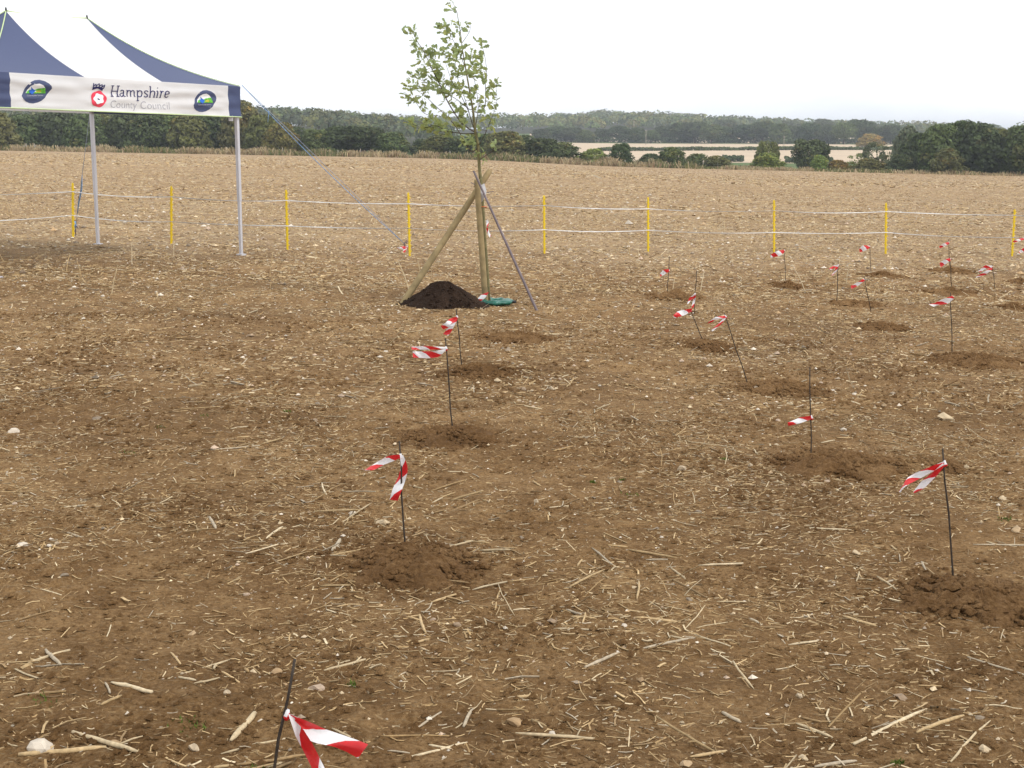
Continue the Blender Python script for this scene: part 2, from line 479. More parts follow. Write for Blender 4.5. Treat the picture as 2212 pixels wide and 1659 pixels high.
def build_valley():
    u = np.concatenate([np.linspace(-1.5, -0.5, 12, endpoint=False), np.linspace(-0.5, 0.5, 161), np.linspace(0.5, 1.5, 13)[1:]])
    ye = edge_y(u)
    rows = [ye - 2.0, ye + 0.5, ye + 4, ye + 10]
    for d in np.concatenate([np.arange(275, 420, 8), np.arange(420, 760, 10), np.arange(760, 1100, 12), np.geomspace(1120, 6500, 30)]):
        rows.append(np.full_like(u, d))
    Y = np.array(rows); X = u[None, :] * Y
    Z = vz(X, Y)
    Z[0] -= 0.25
    ny, nx = Y.shape
    V = np.stack([X, Y, Z], -1).reshape(-1, 3)
    i = np.arange(ny - 1)[:, None] * nx + np.arange(nx - 1)[None, :]
    F = np.stack([i, i + 1, i + nx + 1, i + nx], -1).reshape(-1, 4)
    me = npmesh('valley', V, F, None, smooth=True)
    for m in (M_MEADOW, M_FARSTUB, M_WOODFLOOR): me.materials.append(m)
    cy = Y[:-1, :-1].ravel() + 4; cu = (X[:-1, :-1] / Y[:-1, :-1]).ravel()
    mi = np.zeros(len(F), np.int32)
    mi[(cy > 418) & (cy < 770) & (cu > 0.02)] = 1
    mi[(cy > 800) & (cy < 1035) & (cu > 0.012)] = 1
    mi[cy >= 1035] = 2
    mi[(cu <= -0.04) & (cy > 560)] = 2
    me.polygons.foreach_set('material_index', mi)
    return tag(link('valley', me), 'pale fields and meadow falling away beyond the stubble', kind='structure')
build_valley()

# ------------------------------------------------------------------ trees
def crown_mesh(name, seed, n_lobe, n_leaf, shape='round', leaf=0.34, spread=1.0):
    """unit tree: height 10, crown width 10; thousands of small leaf clumps on uneven lobes"""
    r = np.random.default_rng(seed)
    C, S = [], []
    for k in range(n_lobe):
        if shape == 'round':       # oak on a short trunk
            h = r.uniform(0.0, 1.0); zc = 3.5 + 5.4 * h
            rad = 3.9 * math.sqrt(max(0.05, 1 - ((zc - 5.6) / 3.9) ** 2))
            s = r.uniform(0.9, 1.7)
        elif shape == 'belt':      # woodland edge: leafy to the ground
            h = r.uniform(0.0, 1.0); zc = 0.7 + 8.0 * h
            rad = 4.1 * (1 - 0.55 * h ** 2.2)
            s = r.uniform(0.9, 1.6)
        elif shape == 'bush':
            h = r.uniform(0.0, 1.0) ** 1.2; zc = 0.6 + 8.2 * h
            rad = 4.2 * math.sqrt(max(0.05, 1 - h ** 2.4))
            s = r.uniform(0.9, 1.6)
        else:                      # loose airy crown
            h = r.uniform(0.0, 1.0); zc = 2.2 + 7.0 * h
            rad = 3.9 * math.sqrt(max(0.04, 1 - ((zc - 5.0) / 4.8) ** 2))
            s = r.uniform(0.6, 1.1)
        a = r.uniform(0, 2 * math.pi); q = rad * math.sqrt(r.uniform(0.25, 1.0))
        C.append((q * math.cos(a), q * math.sin(a), min(zc, 9.3))); S.append(s)
    C, S = np.array(C), np.array(S)
    pick = r.integers(0, n_lobe, n_leaf)
    d = r.normal(size=(n_leaf, 3)); d[:, 2] += 0.35; d /= np.linalg.norm(d, axis=1)[:, None]
    rr = S[pick] * (0.55 + 0.5 * r.random(n_leaf) ** 0.6)
    P = C[pick] + d * rr[:, None] * np.array([1.05, 1.05, 0.8])
    # part of the leaves fill the general outline of the crown so that it holds together
    fill = r.random(n_leaf) < {'bush': 0.36, 'belt': 0.24, 'round': 0.26}.get(shape, 0.12)
    nf = int(fill.sum()); a = r.uniform(0, 2 * math.pi, nf); hz_ = r.random(nf)
    if shape == 'bush':
        zf = 0.1 + 9.2 * hz_; rf = 4.3 * np.sqrt(np.clip(1 - hz_ ** 2.6, 0.01, 1))
    elif shape == 'belt':
        zf = 0.2 + 9.3 * hz_; rf = 4.2 * np.sqrt(np.clip(1 - hz_ ** 3.2, 0.01, 1))
    else:
        c_ = r.uniform(-1, 1, nf); zf = 6.0 + 3.5 * c_; rf = 4.2 * np.sqrt(1 - c_ ** 2)
    nb = 1 + 0.26 * perlin(np.cos(a) * 2 + zf * 0.5, np.sin(a) * 2 + seed, 7) * 2
    rf = rf * nb * r.uniform(0.70, 0.97, nf)
    P[fill] = np.stack([rf * np.cos(a), rf * np.sin(a), zf], 1)
    dz = (zf - 5.0) / 5.0
    dn = np.stack([np.cos(a) * (1.1 - np.abs(dz)), np.sin(a) * (1.1 - np.abs(dz)), dz], 1)
    d[fill] = dn / np.linalg.norm(dn, axis=1)[:, None]
    P[:, 2] = np.clip(P[:, 2], 0.1, None)
    nrm = d + r.normal(size=(n_leaf, 3)) * 0.38; nrm /= np.linalg.norm(nrm, axis=1)[:, None]
    t = np.cross(nrm, r.normal(size=(n_leaf, 3))); t /= np.linalg.norm(t, axis=1)[:, None]
    b = np.cross(nrm, t)
    sz = leaf * r.uniform(0.55, 1.25, n_leaf)[:, None]
    V = np.stack([P - t * sz, P - b * sz * 0.7 + nrm * sz * 0.25, P + t * sz, P + b * sz * 0.7 - nrm * sz * 0.1], 1).reshape(-1, 3)
    F = np.arange(n_leaf * 4).reshape(-1, 4)
    lob = r.uniform(0.72, 1.3, n_lobe)[pick] * r.uniform(0.75, 1.25, n_leaf)
    warm = (r.random(n_lobe) < 0.10)[pick] * r.uniform(0.1, 0.7, n_leaf)
    col = np.stack([lob * (1 + 0.75 * warm), lob * (1 + 0.12 * warm), lob * (1 - 0.2 * warm)], 1)
    col = np.repeat(col, 4, 0)
    return npmesh(name, V, F, M_LEAFT, col=col)

def trunk_mesh(name, seed):
    r = random.Random(seed); m = MB()
    m.tube([(0, 0, -0.8), (0.05, 0, 1.2), (-0.1, 0.05, 3.0), (0.1, 0, 5.0), (0, 0, 7.2)], [0.34, 0.26, 0.22, 0.15, 0.05], 7)
    for k in range(6):
        a = r.uniform(0, 6.28); z = r.uniform(1.8, 4.8); L = r.uniform(1.6, 3.0)
        m.tube([(0, 0, z), (math.cos(a) * L * 0.5, math.sin(a) * L * 0.5, z + L * 0.4), (math.cos(a) * L, math.sin(a) * L, z + L * 0.95)], [0.12, 0.08, 0.03], 5)
    return m.mesh(name, M_BARK, True)

CROWNS = {
    'round': [crown_mesh('crown', 21, 46, 5200, 'round'), crown_mesh('crown', 22, 40, 4800, 'round'), crown_mesh('crown', 27, 44, 5000, 'round')],
    'belt': [crown_mesh('crown', 23, 60, 6500, 'belt'), crown_mesh('crown', 24, 54, 6200, 'belt'), crown_mesh('crown', 28, 58, 6400, 'belt')],
    'bush': [crown_mesh('crown', 25, 44, 4600, 'bush'), crown_mesh('crown', 26, 40, 4400, 'bush')],
    'airy': [crown_mesh('crown', 29, 40, 2600, 'airy', 0.26)],
}
TRUNKS = [trunk_mesh('trunk', 31), trunk_mesh('trunk', 32)]
TINT = {
    'dark': (0.066, 0.086, 0.034), 'mid': (0.098, 0.128, 0.044), 'olive': (0.125, 0.130, 0.042), 'warm': (0.145, 0.135, 0.044),
    'light': (0.165, 0.210, 0.055), 'lime': (0.205, 0.245, 0.060), 'grey': (0.105, 0.125, 0.070), 'rust': (0.200, 0.130, 0.034),
    'deep': (0.066, 0.092, 0.034), 'gold': (0.30, 0.23, 0.050),
}
tcount = [0]
def tree(px, ytop, d, wpx, shape, tint, label, group=None, name='broadleaf_tree', cat='tree'):
    i = tcount[0]; tcount[0] += 1
    rr = random.Random(500 + i)
    x = (px - CX) / FPX * d * 1.0
    zb = float(vz(np.array([x]), np.array([d]))[0]) - 0.15
    top = at(px, ytop, d).z
    h = max(1.2, top - zb); w = wpx / FPX * d
    root = empty(name, (x, d, zb))
    root.rotation_euler = (0, 0, rr.uniform(0, 6.28)); root.scale = (w / 8.6, w / 8.6, h / 9.9)
    tag(root, label, cat, group)
    if shape != 'bush':
        link('trunk', TRUNKS[i % 2], root)
    c = link('crown', CROWNS[shape][i % len(CROWNS[shape])], root)
    t = TINT[tint]; j = rr.uniform(0.94, 1.26)
    c.color = (t[0] * j * rr.uniform(0.94, 1.06), t[1] * j, t[2] * j * rr.uniform(0.9, 1.1), 1)
    return root

G1 = 'trees of the belt along the field edge'
# left belt (picture column, top row, distance, width, form, tint)
belt = [(-60, 232, 276, 90, 'belt', 'olive'), (10, 238, 268, 95, 'belt', 'warm'), (62, 246, 284, 90, 'belt', 'mid'), (108, 240, 290, 95, 'belt', 'dark'),
        (150, 236, 286, 90, 'belt', 'dark'), (196, 244, 280, 90, 'belt', 'mid'), (236, 240, 288, 95, 'belt', 'olive'), (280, 238, 284, 100, 'belt', 'dark'),
        (330, 244, 278, 95, 'belt', 'dark'), (372, 238, 286, 95, 'belt', 'mid'), (418, 242, 276, 95, 'belt', 'olive'), (462, 232, 282, 95, 'belt', 'mid'),
        (498, 220, 286, 90, 'belt', 'olive'), (534, 212, 276, 100, 'belt', 'warm'), (575, 246, 270, 84, 'belt', 'olive'), (612, 262, 266, 80, 'belt', 'warm'),
        (652, 272, 272, 80, 'belt', 'dark'), (690, 278, 268, 76, 'belt', 'mid'), (722, 272, 276, 74, 'belt', 'dark'), (764, 269, 258, 110, 'round', 'dark'),
        (806, 274, 264, 84, 'belt', 'dark'), (848, 283, 258, 80, 'belt', 'mid'), (886, 312, 262, 60, 'bush', 'dark'), (916, 300, 264, 60, 'belt', 'dark'),
        (952, 288, 256, 84, 'belt', 'olive'), (1000, 292, 254, 84, 'belt', 'dark'), (1046, 288, 258, 84, 'belt', 'mid'), (1092, 281, 250, 100, 'belt', 'olive'),
        (1138, 290, 252, 80, 'belt', 'dark'), (1176, 298, 250, 86, 'belt', 'dark'), (1214, 304, 246, 84, 'bush', 'mid')]
def belt_place(px):
    return ('directly behind the gazebo' if px < 520 else 'behind the long blue guy rope' if px < 880 else 'behind the staked sapling')
TW = {'dark': 'dark green', 'mid': 'mid green', 'olive': 'olive green', 'warm': 'brownish olive', 'deep': 'deep green', 'grey': 'grey green'}
for a in belt:
    tree(*a, '%s broadleaf tree of the field edge belt, %s' % (TW[a[5]], belt_place(a[0])), G1)
# hedge bushes and single trees, middle to right
tree(1281, 319, 244, 66, 'bush', 'light', 'yellow green bush beside the small dark tree at field edge', name='bush', cat='bush')
tree(1338, 309, 242, 52, 'belt', 'deep', 'small upright dark tree standing among low bushes at field edge')
tree(1402, 330, 240, 60, 'bush', 'dark', 'low dark bush between the small dark tree and taller bushes', name='bush', cat='bush')
tree(1448, 315, 240, 66, 'bush', 'mid', 'tallest rounded green bush in the low hedge at field edge', name='bush', cat='bush')
tree(1500, 330, 238, 64, 'bush', 'mid', 'mid green hedge bush beside the tallest rounded bush', name='bush', cat='bush')
tree(1542, 334, 237, 66, 'bush', 'olive', 'olive green bush where the low hedge ends at meadow', name='bush', cat='bush')
tree(1650, 301, 262, 50, 'round', 'olive', 'dark round tree rising behind the lime green bush')
tree(1652, 327, 240, 70, 'bush', 'lime', 'bright lime green rounded bush at field edge', name='bush', cat='bush')
tree(1742, 300, 260, 80, 'round', 'dark', 'dark spreading oak standing alone before the pale field')
tree(1762, 332, 238, 42, 'bush', 'light', 'light green bush at the foot of the lone oak', name='bush', cat='bush')
tree(1801, 344, 238, 52, 'bush', 'rust', 'orange brown autumn bush beside the lone oak', name='bush', cat='bush')
tree(1848, 330, 246, 60, 'airy', 'light', 'thin pale green small tree right of the orange bush', )
tree(1884, 306, 244, 66, 'airy', 'grey', 'tall airy grey green willow like tree before the dark wood edge')
tree(1868, 340, 234, 74, 'bush', 'warm', 'brown tinged low bush under the airy grey green tree', name='bush', cat='bush')
tree(1946, 268, 270, 66, 'belt', 'grey', 'tall grey green tree behind the left end of the dark wood')
right = [(1972, 284, 236, 92, 'belt'), (2012, 268, 232, 92, 'belt'), (2062, 256, 234, 100, 'belt'), (2108, 262, 230, 100, 'belt'), (2150, 277, 234, 92, 'belt'),
         (2192, 268, 228, 94, 'belt'), (2236, 262, 230, 100, 'belt'), (2290, 266, 226, 110, 'belt'), (1940, 330, 232, 60, 'bush'), (2035, 318, 226, 70, 'bush')]
for k, a in enumerate(right):
    tn = ('deep', 'mid', 'deep', 'dark', 'olive')[k % 5]
    tree(*a, tn, '%s leafy %s in the dark wood edge past the willow' % (TW[tn], 'bush' if a[4] == 'bush' else 'tall tree'), 'dark trees of the wood edge past the willow')
tree(2222, 254, 222, 44, 'airy', 'rust', 'thin autumn orange treetop standing out of the dark wood edge')

# hedgerow trees between the two pale fields
G2 = 'hedgerow trees between the pale far fields'
row2 = [(1168, 282, 40), (1200, 276, 48), (1232, 280, 40), (1262, 284, 36), (1300, 282, 32), (1334, 276, 42), (1372, 279, 34), (1402, 285, 30), (1432, 276, 42),
        (1462, 268, 46), (1496, 266, 48), (1530, 273, 44), (1562, 277, 40), (1600, 272, 44), (1640, 266, 52), (1676, 270, 44), (1708, 275, 42), (1742, 270, 44),
        (1776, 272, 40), (1812, 268, 44), (1846, 262, 50), (1880, 278, 40), (1912, 272, 44)]
for k, (px, yt, w) in enumerate(row2):
    tree(px, yt - 5, 772 + (k * 37 % 50), w * 1.2, 'round' if k % 3 else 'belt', ('dark', 'deep', 'dark', 'mid')[k % 4], 'far dark hedgerow tree between the pale fields, ' + ('by the telegraph poles' if px < 1420 else 'above the rounded field edge bushes' if px < 1610 else 'above the lime bush and lone oak' if px < 1800 else 'above the airy willow like tree'), G2)
tree(1870, 287, 700, 54, 'bush', 'gold', 'golden yellow broad bush in front of the far hedgerow trees', name='bush', cat='bush')
for k, (px, yt, w) in enumerate([(1560, 257, 50), (1700, 258, 44), (1770, 256, 46), (1860, 262, 60)]):
    tree(px, yt, 960, w, 'round', 'grey', 'far grey green tree rising behind the hedgerow row', 'far trees rising behind the hedgerow')

# hedges: strips of leaf clumps
def hedge(px0, px1, d, h, wdt, tint, label, seed, d1=None):
    r = np.random.default_rng(seed)
    x0, x1 = (px0 - CX) / FPX * d, (px1 - CX) / FPX * d
    n = int((x1 - x0) * 60)
    q = r.random(n); x1 = (px1 - CX) / FPX * (d1 or d); x = x0 + (x1 - x0) * q; y = d + ((d1 or d) - d) * q + r.normal(0, wdt * 0.4, n)
    hh = h * (0.85 + 0.35 * perlin(x * 0.12, x * 0, 8) + 0.25 * perlin(x * 0.5, x * 0, 9))
    z = vz(x, y) + hh * r.random(n) ** 0.7
    P = np.stack([x, y, z], 1)
    nrm = r.normal(size=(n, 3)) + np.array([0, -0.6, 0.6]); nrm /= np.linalg.norm(nrm, axis=1)[:, None]
    t = np.cross(nrm, r.normal(size=(n, 3))); t /= np.linalg.norm(t, axis=1)[:, None]; b = np.cross(nrm, t)
    s = 0.42 * r.uniform(0.6, 1.2, n)[:, None]
    V = np.stack([P - t * s, P - b * s, P + t * s, P + b * s], 1); c0 = np.array([(x0 + x1) / 2, d, 0.0]); c0[2] = float(vz(np.array([c0[0]]), np.array([d]))[0])
    col = np.repeat(r.uniform(0.75, 1.25, n)[:, None] * np.ones(3), 4, 0)
    me = npmesh('hedge', V.reshape(-1, 3) - c0, np.arange(n * 4).reshape(-1, 4), M_LEAFT, col=col)
    o = link('hedge', me, None, c0); o.color = TINT[tint] + (1,)
    return tag(o, label, 'hedge')
hedge(1290, 2150, 556, 1.5, 1.6, 'mid', 'long low trimmed hedge between two pale far fields', 71, 640)
hedge(1150, 2000, 800, 3.4, 3.0, 'deep', 'dark continuous hedge under the far hedgerow trees', 74)
hedge(1555, 1600, 428, 2.0, 2.0, 'deep', 'short dark hedge at the bottom of the pale field left of the lime bush', 72)
hedge(1690, 1790, 424, 1.9, 2.0, 'deep', 'short dark hedge behind the lone oak at the meadow', 73)

# woods on the hills: too far to tell the trees apart
def wood(label, spots, seed, leafn, leaf, gain=1.0):
    r = np.random.default_rng(seed)
    n = len(spots); S = np.array(spots)
    z0 = vz(S[:, 0], S[:, 1])
    k = np.repeat(np.arange(n), leafn); m = len(k)
    rad, hgt = S[:, 2], S[:, 3]
    d = r.normal(size=(m, 3)); d[:, 2] = np.abs(d[:, 2]) * 0.9 - 0.15; d /= np.linalg.norm(d, axis=1)[:, None]
    lump = 1 + 0.10 * np.sin(d[:, 0] * 5 + k) * np.sin(d[:, 2] * 6 + k * 1.7)
    P = np.stack([S[k, 0] + d[:, 0] * rad[k] * lump, S[k, 1] + d[:, 1] * rad[k] * lump, z0[k] + hgt[k] * 0.5 + d[:, 2] * hgt[k] * 0.52 * lump], 1)
    nrm = d + r.normal(size=(m, 3)) * 0.42; nrm /= np.linalg.norm(nrm, axis=1)[:, None]
    t = np.cross(nrm, r.normal(size=(m, 3))); t /= np.linalg.norm(t, axis=1)[:, None]; b = np.cross(nrm, t)
    s = leaf * r.uniform(0.6, 1.3, m)[:, None]
    V = np.stack([P - t * s, P - b * s, P + t * s, P + b * s], 1).reshape(-1, 3)
    base = np.array([TINT[q] for q in ('dark', 'mid', 'olive', 'grey', 'warm', 'mid', 'olive')])
    tc_ = base[r.integers(0, len(base), n)] * r.uniform(0.75, 1.3, n)[:, None] * gain
    col = tc_[k] * r.uniform(0.75, 1.25, m)[:, None]
    me = npmesh('hill_wood', V, np.arange(m * 4).reshape(-1, 4), M_LEAFT, col=np.repeat(col, 4, 0))
    o = link('hill_wood', me); o.color = (1, 1, 1, 1)
    return tag(o, label, 'wood', kind='stuff')
spots = []
for _ in range(700):
    d = rng.uniform(600, 830); u = rng.uniform(-0.46, -0.035 - 0.06 * (d - 600) / 230)
    w = rng.uniform(3.2, 5.4); spots.append((u * d, d, w, rng.uniform(8.5, 11.5) * (0.85 if d < 640 else 1)))
wood('brownish green hillside wood behind the tree belt', spots, 81, 80, 0.72)
spots = []
for _ in range(1500):
    d = rng.uniform(1045, 1560); u = rng.uniform(-0.14, 0.47)
    big = 1 + 0.35 * float(perlin(np.array([u * 40]), np.array([d * 0.01]), 55)[0])
    h_ = rng.uniform(7.5, 12.5) * big; spots.append((u * d, d, h_ * rng.uniform(0.42, 0.66), h_))
wood('blue grey wooded ridge along the far skyline', spots, 82, 72, 1.0, 1.35)  # last value lightens the leaf tints: extra haze put into the ridge's colour

# ------------------------------------------------------------------ verge at the field edge: dry grass, posts, stile, poles
def verge():
    r = np.random.default_rng(91); n = 60000
    u = r.uniform(-0.55, 0.5, n)
    dens = 0.5 + 0.9 * perlin(u * 60, u * 0, 3) + 0.35 * (u < 0.12)
    u = u[r.random(n) < np.clip(dens, 0.08, 1)]; n = len(u)
    y = edge_y(u) + r.uniform(-1.5, 7.5, n); x = u * y
    z = vz(x, y) - 0.02
    h = r.uniform(0.3, 1.5, n) * (0.75 + 0.9 * perlin(x * 0.3, y * 0.2, 12)) * np.where(u > 0.13, 0.55, 1.0)
    w = r.uniform(0.05, 0.15, n); lean = r.normal(0, 0.35, (n, 2)); a = r.uniform(0, math.pi, n)
    dx, dy = np.cos(a) * w, np.sin(a) * w
    V = np.stack([np.stack([x - dx, y - dy, z], 1), np.stack([x + dx, y + dy, z], 1),
                  np.stack([x + lean[:, 0] * h + dx * 0.5, y + lean[:, 1] * h + dy * 0.5, z + h], 1),
                  np.stack([x + lean[:, 0] * h - dx * 0.5, y + lean[:, 1] * h - dy * 0.5, z + h], 1)], 1)
    pal = np.array([(0.46, 0.36, 0.21), (0.38, 0.30, 0.17), (0.20, 0.19, 0.075), (0.42, 0.33, 0.20), (0.14, 0.16, 0.055), (0.26, 0.17, 0.10)])
    gsel = perlin(x * 0.06, y * 0.02, 14)
    pi_ = np.where((gsel > 0.12) & (r.random(n) < 0.6), r.choice([2, 4], n), r.choice([0, 1, 3, 2, 0, 3, 5], n))
    col = pal[pi_] * r.uniform(0.8, 1.2, n)[:, None]
    me = npmesh('dry_grass', V.reshape(-1, 3), np.arange(n * 4).reshape(-1, 4), M_DRYGRASS, col=np.repeat(col, 4, 0))
    tag(link('dry_grass', me), 'strip of tall dry grass along the far field edge', 'grass', kind='stuff')
verge()

def pole(px, d, h, r0, name, label, cat, group, lean=0.0, wires=False):
    x = (px - CX) / FPX * d
    z = float(vz(np.array([x]), np.array([d]))[0])
    m = MB(); m.tube([(0, 0, -0.4), (lean * h * 0.5, 0, h * 0.5), (lean * h, 0, h)], [r0, r0 * 0.95, r0 * 0.8], 6)
    if wires: m.box((0, 0, h - 0.5), (1.6, 0.12, 0.12))
    o = m.build(name, M_POST, None, True, (x, d, z))
    return tag(o, label, cat, group)
for k, px in enumerate([138, 214, 305, 436, 497, 552, 618, 700, 735, 782, 832, 920, 975, 1047, 1090, 1184, 1240, 1312, 1348, 1482, 1513, 1545]):
    u = (px - CX) / FPX
    pole(px, float(edge_y(u)) + 3.0, 1.25 + 0.2 * math.sin(k * 2.3), 0.085, 'fence_post', 'old grey wooden post standing in the dry grass verge', 'fence post',
         'old posts in the grass verge', lean=0.08 * math.sin(k * 5.1))
pole(1365, 930, 11.0, 0.22, 'telegraph_pole', 'pale telegraph pole on the far field behind the hedgerow trees', 'pole', None, wires=True)
pole(1391, 742, 7.6, 0.16, 'telegraph_pole', 'pale telegraph pole in front of the hedgerow trees', 'pole', None, wires=True)
pole(1685, 690, 5.0, 0.14, 'telegraph_pole', 'short pale pole beside the trimmed far hedge', 'pole', None, wires=True)

def stile():
    px, d = 80, float(edge_y(-0.337)) + 1.0
    x = (px - CX) / FPX * d; z = float(vz(np.array([x]), np.array([d]))[0])
    root = empty('field_stile', (x, d, z)); tag(root, 'small weathered wooden stile with braced posts before the trees', 'stile')
    for s in (-1, 1):
        MB().box((s * 0.75, 0, 0.65), (0.17, 0.17, 1.5)).build('post', M_POST, root)
        MB().tube([(s * 0.8, 0, 1.15), (s * 2.1, 0, 0.15)], 0.07, 6).build('brace', M_POST, root)
    MB().box((0, 0.11, 0.5), (1.5, 0.06, 0.15)).build('rail', M_POST, root)
stile()

# ================================================================== GAZEBO
RFx, RFy = -3.695, 19.5
FD = Vector((-0.5, -0.866, 0)); DD = Vector((-0.866, 0.5, 0)); OUT = Vector((0.866, -0.5, 0))
LEN, DEP = 4.25, 2.8
RF = Vector((RFx, RFy, 0)); LF = RF + FD * LEN; BR = RF + DD * DEP; BL = LF + DD * DEP
E1 = (RF - LF).normalized()
zt = {'RF': at(517, 187, RF.y).z, 'LF': at(-14, 153, LF.y).z}
zbm = {'RF': at(517, 253, RF.y).z, 'LF': at(-14, 231, LF.y).z}
zt['BR'] = zt['RF'] + 0.06; zt['BL'] = zt['LF'] + 0.06
zbm['BR'] = zbm['RF'] + 0.07; zbm['BL'] = zbm['LF'] + 0.07
gc = (RF + LF + BR + BL) / 4
GB = Vector((gc.x, gc.y, ground(gc.x, gc.y)))
gaz = empty('gazebo', GB)
tag(gaz, 'navy and white pop up gazebo with lettered valance and slim metal legs', 'gazebo')
APR = gc + E1 * ((LEN - DEP) / 2); APL = gc - E1 * ((LEN - DEP) / 2)
APR = at(188, 40, APR.y); APL = at(13, 24, APL.y)

def top_pt(k): p = {'RF': RF, 'LF': LF, 'BR': BR, 'BL': BL}[k]; return Vector((p.x, p.y, zt[k]))
def bot_pt(k): p = {'RF': RF, 'LF': LF, 'BR': BR, 'BL': BL}[k]; return Vector((p.x, p.y, zbm[k]))

def vst(px, py):
    """picture point -> (s along the front valance, height)"""
    d = Vector(ray(px, py)); o = Vector((0, 0, CAM_H))
    k = (LF - Vector((0, 0, 0))).to_2d().dot(OUT.to_2d()) / d.to_2d().dot(OUT.to_2d())
    p = o + d * k
    return (p - LF).to_2d().dot(E1.to_2d()) / LEN, p.z

def vwr(s, t):
    f = lambda a, b, sd: float(perlin(np.array([a]), np.array([b]), sd)[0])
    w = 0.012 * f(s * 9, t * 1.6, 61) + 0.030 * f(s * 4 + t * 1.8, t * 3.5, 62) + 0.022 * f(s * 7 - t * 2.2, t * 4.0, 63) + 0.010 * f(s * 16, t * 6, 64)
    return w * min(1, 3 * t + 0.15)

def vpt(s, z, off=0.0):
    zt_ = zt['LF'] * (1 - s) + zt['RF'] * s; zb_ = zbm['LF'] * (1 - s) + zbm['RF'] * s
    t = min(1.0, max(0.0, (zt_ - z) / (zt_ - zb_)))
    p = LF + E1 * (s * LEN) + OUT * (0.012 + vwr(s, t) + off)
    return Vector((p.x, p.y, z))

def sag_panel(tops, bots, nu, nv, sags=(0.14, 0.14)):
    """cloth between a top line and a bottom line (lists of points), hanging in a shallow curve"""
    V, F = [], []
    for j in range(nv + 1):
        t = j / nv
        for i in range(nu + 1):
            q = i / nu
            a = tops[0].lerp(tops[-1], q); b = bots[0].lerp(bots[-1], q)
            p = a.lerp(b, t); p.z -= (sags[0] * (1 - q) + sags[1] * q) * 4 * t * (1 - t) * (1 - 0.25 * t)
            V.append(p - GB)
    for j in range(nv):
        for i in range(nu):
            k = j * (nu + 1) + i; F.append((k, k + 1, k + nu + 2, k + nu + 1))
    return V, F

s_a, s_b = vst(183, 172)[0], vst(350, 181)[0]
def eave(s): return Vector((LF.x, LF.y, zt['LF'])).lerp(Vector((RF.x, RF.y, zt['RF'])), s)
def canopy(name, tops, bots, mat, sags=(0.14, 0.14), parent=None):
    V, F = sag_panel(tops, bots, 10, 16, sags)
    m = MB().add(V, F); return m.build(name, mat, parent or gaz, True)
canopy('canopy_panel', [APL, APL], [top_pt('LF'), eave(s_a)], M_NAVY, (0.14, 0.085))
canopy('canopy_panel', [APL, APR], [eave(s_a), eave(s_b)], M_WHITE, (0.085, 0.085))
canopy('canopy_panel', [APR, APR], [eave(s_b), top_pt('RF')], M_NAVY, (0.085, 0.14))
canopy('canopy_panel', [APR, APR], [top_pt('RF'), top_pt('BR')], M_NAVY)
canopy('canopy_panel', [APL, APL], [top_pt('BL'), top_pt('LF')], M_NAVY)
bk0, bk1 = top_pt('BR').lerp(top_pt('BL'), 0.3), top_pt('BR').lerp(top_pt('BL'), 0.7)
canopy('canopy_panel', [APR, APR], [top_pt('BR'), bk0], M_NAVY)
canopy('canopy_panel', [APR, APL], [bk0, bk1], M_WHITE)
canopy('canopy_panel', [APL, APL], [bk1, top_pt('BL')], M_NAVY)
def sag_line(a, b, n=16, sag=0.14):
    o = []
    for i in range(n + 1):
        t = i / n; p = a.lerp(b, t); p.z -= sag * 4 * t * (1 - t) * (1 - 0.25 * t); p.z += 0.008; o.append(p - GB)
    return o
for a, b in ((APR, top_pt('RF')), (APL, top_pt('LF')), (APR, top_pt('BR')), (APL, top_pt('BL'))):
    MB().tube(sag_line(a, b), 0.007, 6).build('piping', M_LIME, gaz, True)
MB().tube(sag_line(APL, APR, sag=0.03), 0.008, 6).build('piping', M_LIME, gaz, True)
for a in (APL, APR):
    m = MB(); m.tube([a - GB - Vector((0, 0, 0.02)), a - GB + Vector((0, 0, 0.03)), a - GB + Vector((0, 0, 0.05))], [0.014, 0.012, 0.005], 8)
    m.build('roof_peak', M_BLACK, gaz, True)

def valance_grid(s0, s1, name, mat, ns, nt=14, parent=None):
    V, F = [], []
    for j in range(nt + 1):
        for i in range(ns + 1):
            s = s0 + (s1 - s0) * i / ns
            a = zt['LF'] * (1 - s) + zt['RF'] * s; b = zbm['LF'] * (1 - s) + zbm['RF'] * s
            V.append(vpt(s, a + (b - a) * j / nt) - GB)
    for j in range(nt):
        for i in range(ns):
            k = j * (ns + 1) + i; F.append((k, k + ns + 1, k + ns + 2, k + 1))
    return MB().add(V, F).build(name, mat, parent or gaz, True)
sn0, sn1 = vst(20, 190)[0], vst(492, 215)[0]
val = valance_grid(sn0, sn1, 'valance', M_WHITE, 110)
valance_grid(0.0, sn0, 'valance_end', M_NAVY, 8)
valance_grid(sn1, 1.0, 'valance_end', M_NAVY, 8)
MB().tube([vpt(s, zbm['LF'] * (1 - s) + zbm['RF'] * s, 0.002) - GB for s in np.linspace(0, 1, 60)], 0.008, 6).build('piping', M_LIME, gaz, True)
def plain_valance(k0, k1):
    a0, a1, b0, b1 = top_pt(k0), top_pt(k1), bot_pt(k0), bot_pt(k1)
    n = (a1 - a0).cross(Vector((0, 0, 1))).normalized(); V, F = [], []
    for j in range(7):
        for i in range(31):
            q = i / 30; p = a0.lerp(a1, q).lerp(b0.lerp(b1, q), j / 6)
            V.append(p + n * 0.012 * math.sin(q * 23 + j * 0.7) * (j / 6) - GB)
    for j in range(6):
        for i in range(30):
            k = j * 31 + i; F.append((k, k + 1, k + 32, k + 31))
    MB().add(V, F).build('valance', M_NAVY if k0 != 'BR' or k1 != 'BL' else M_WHITE, gaz, True)
plain_valance('RF', 'BR'); plain_valance('BR', 'BL'); plain_valance('BL', 'LF')
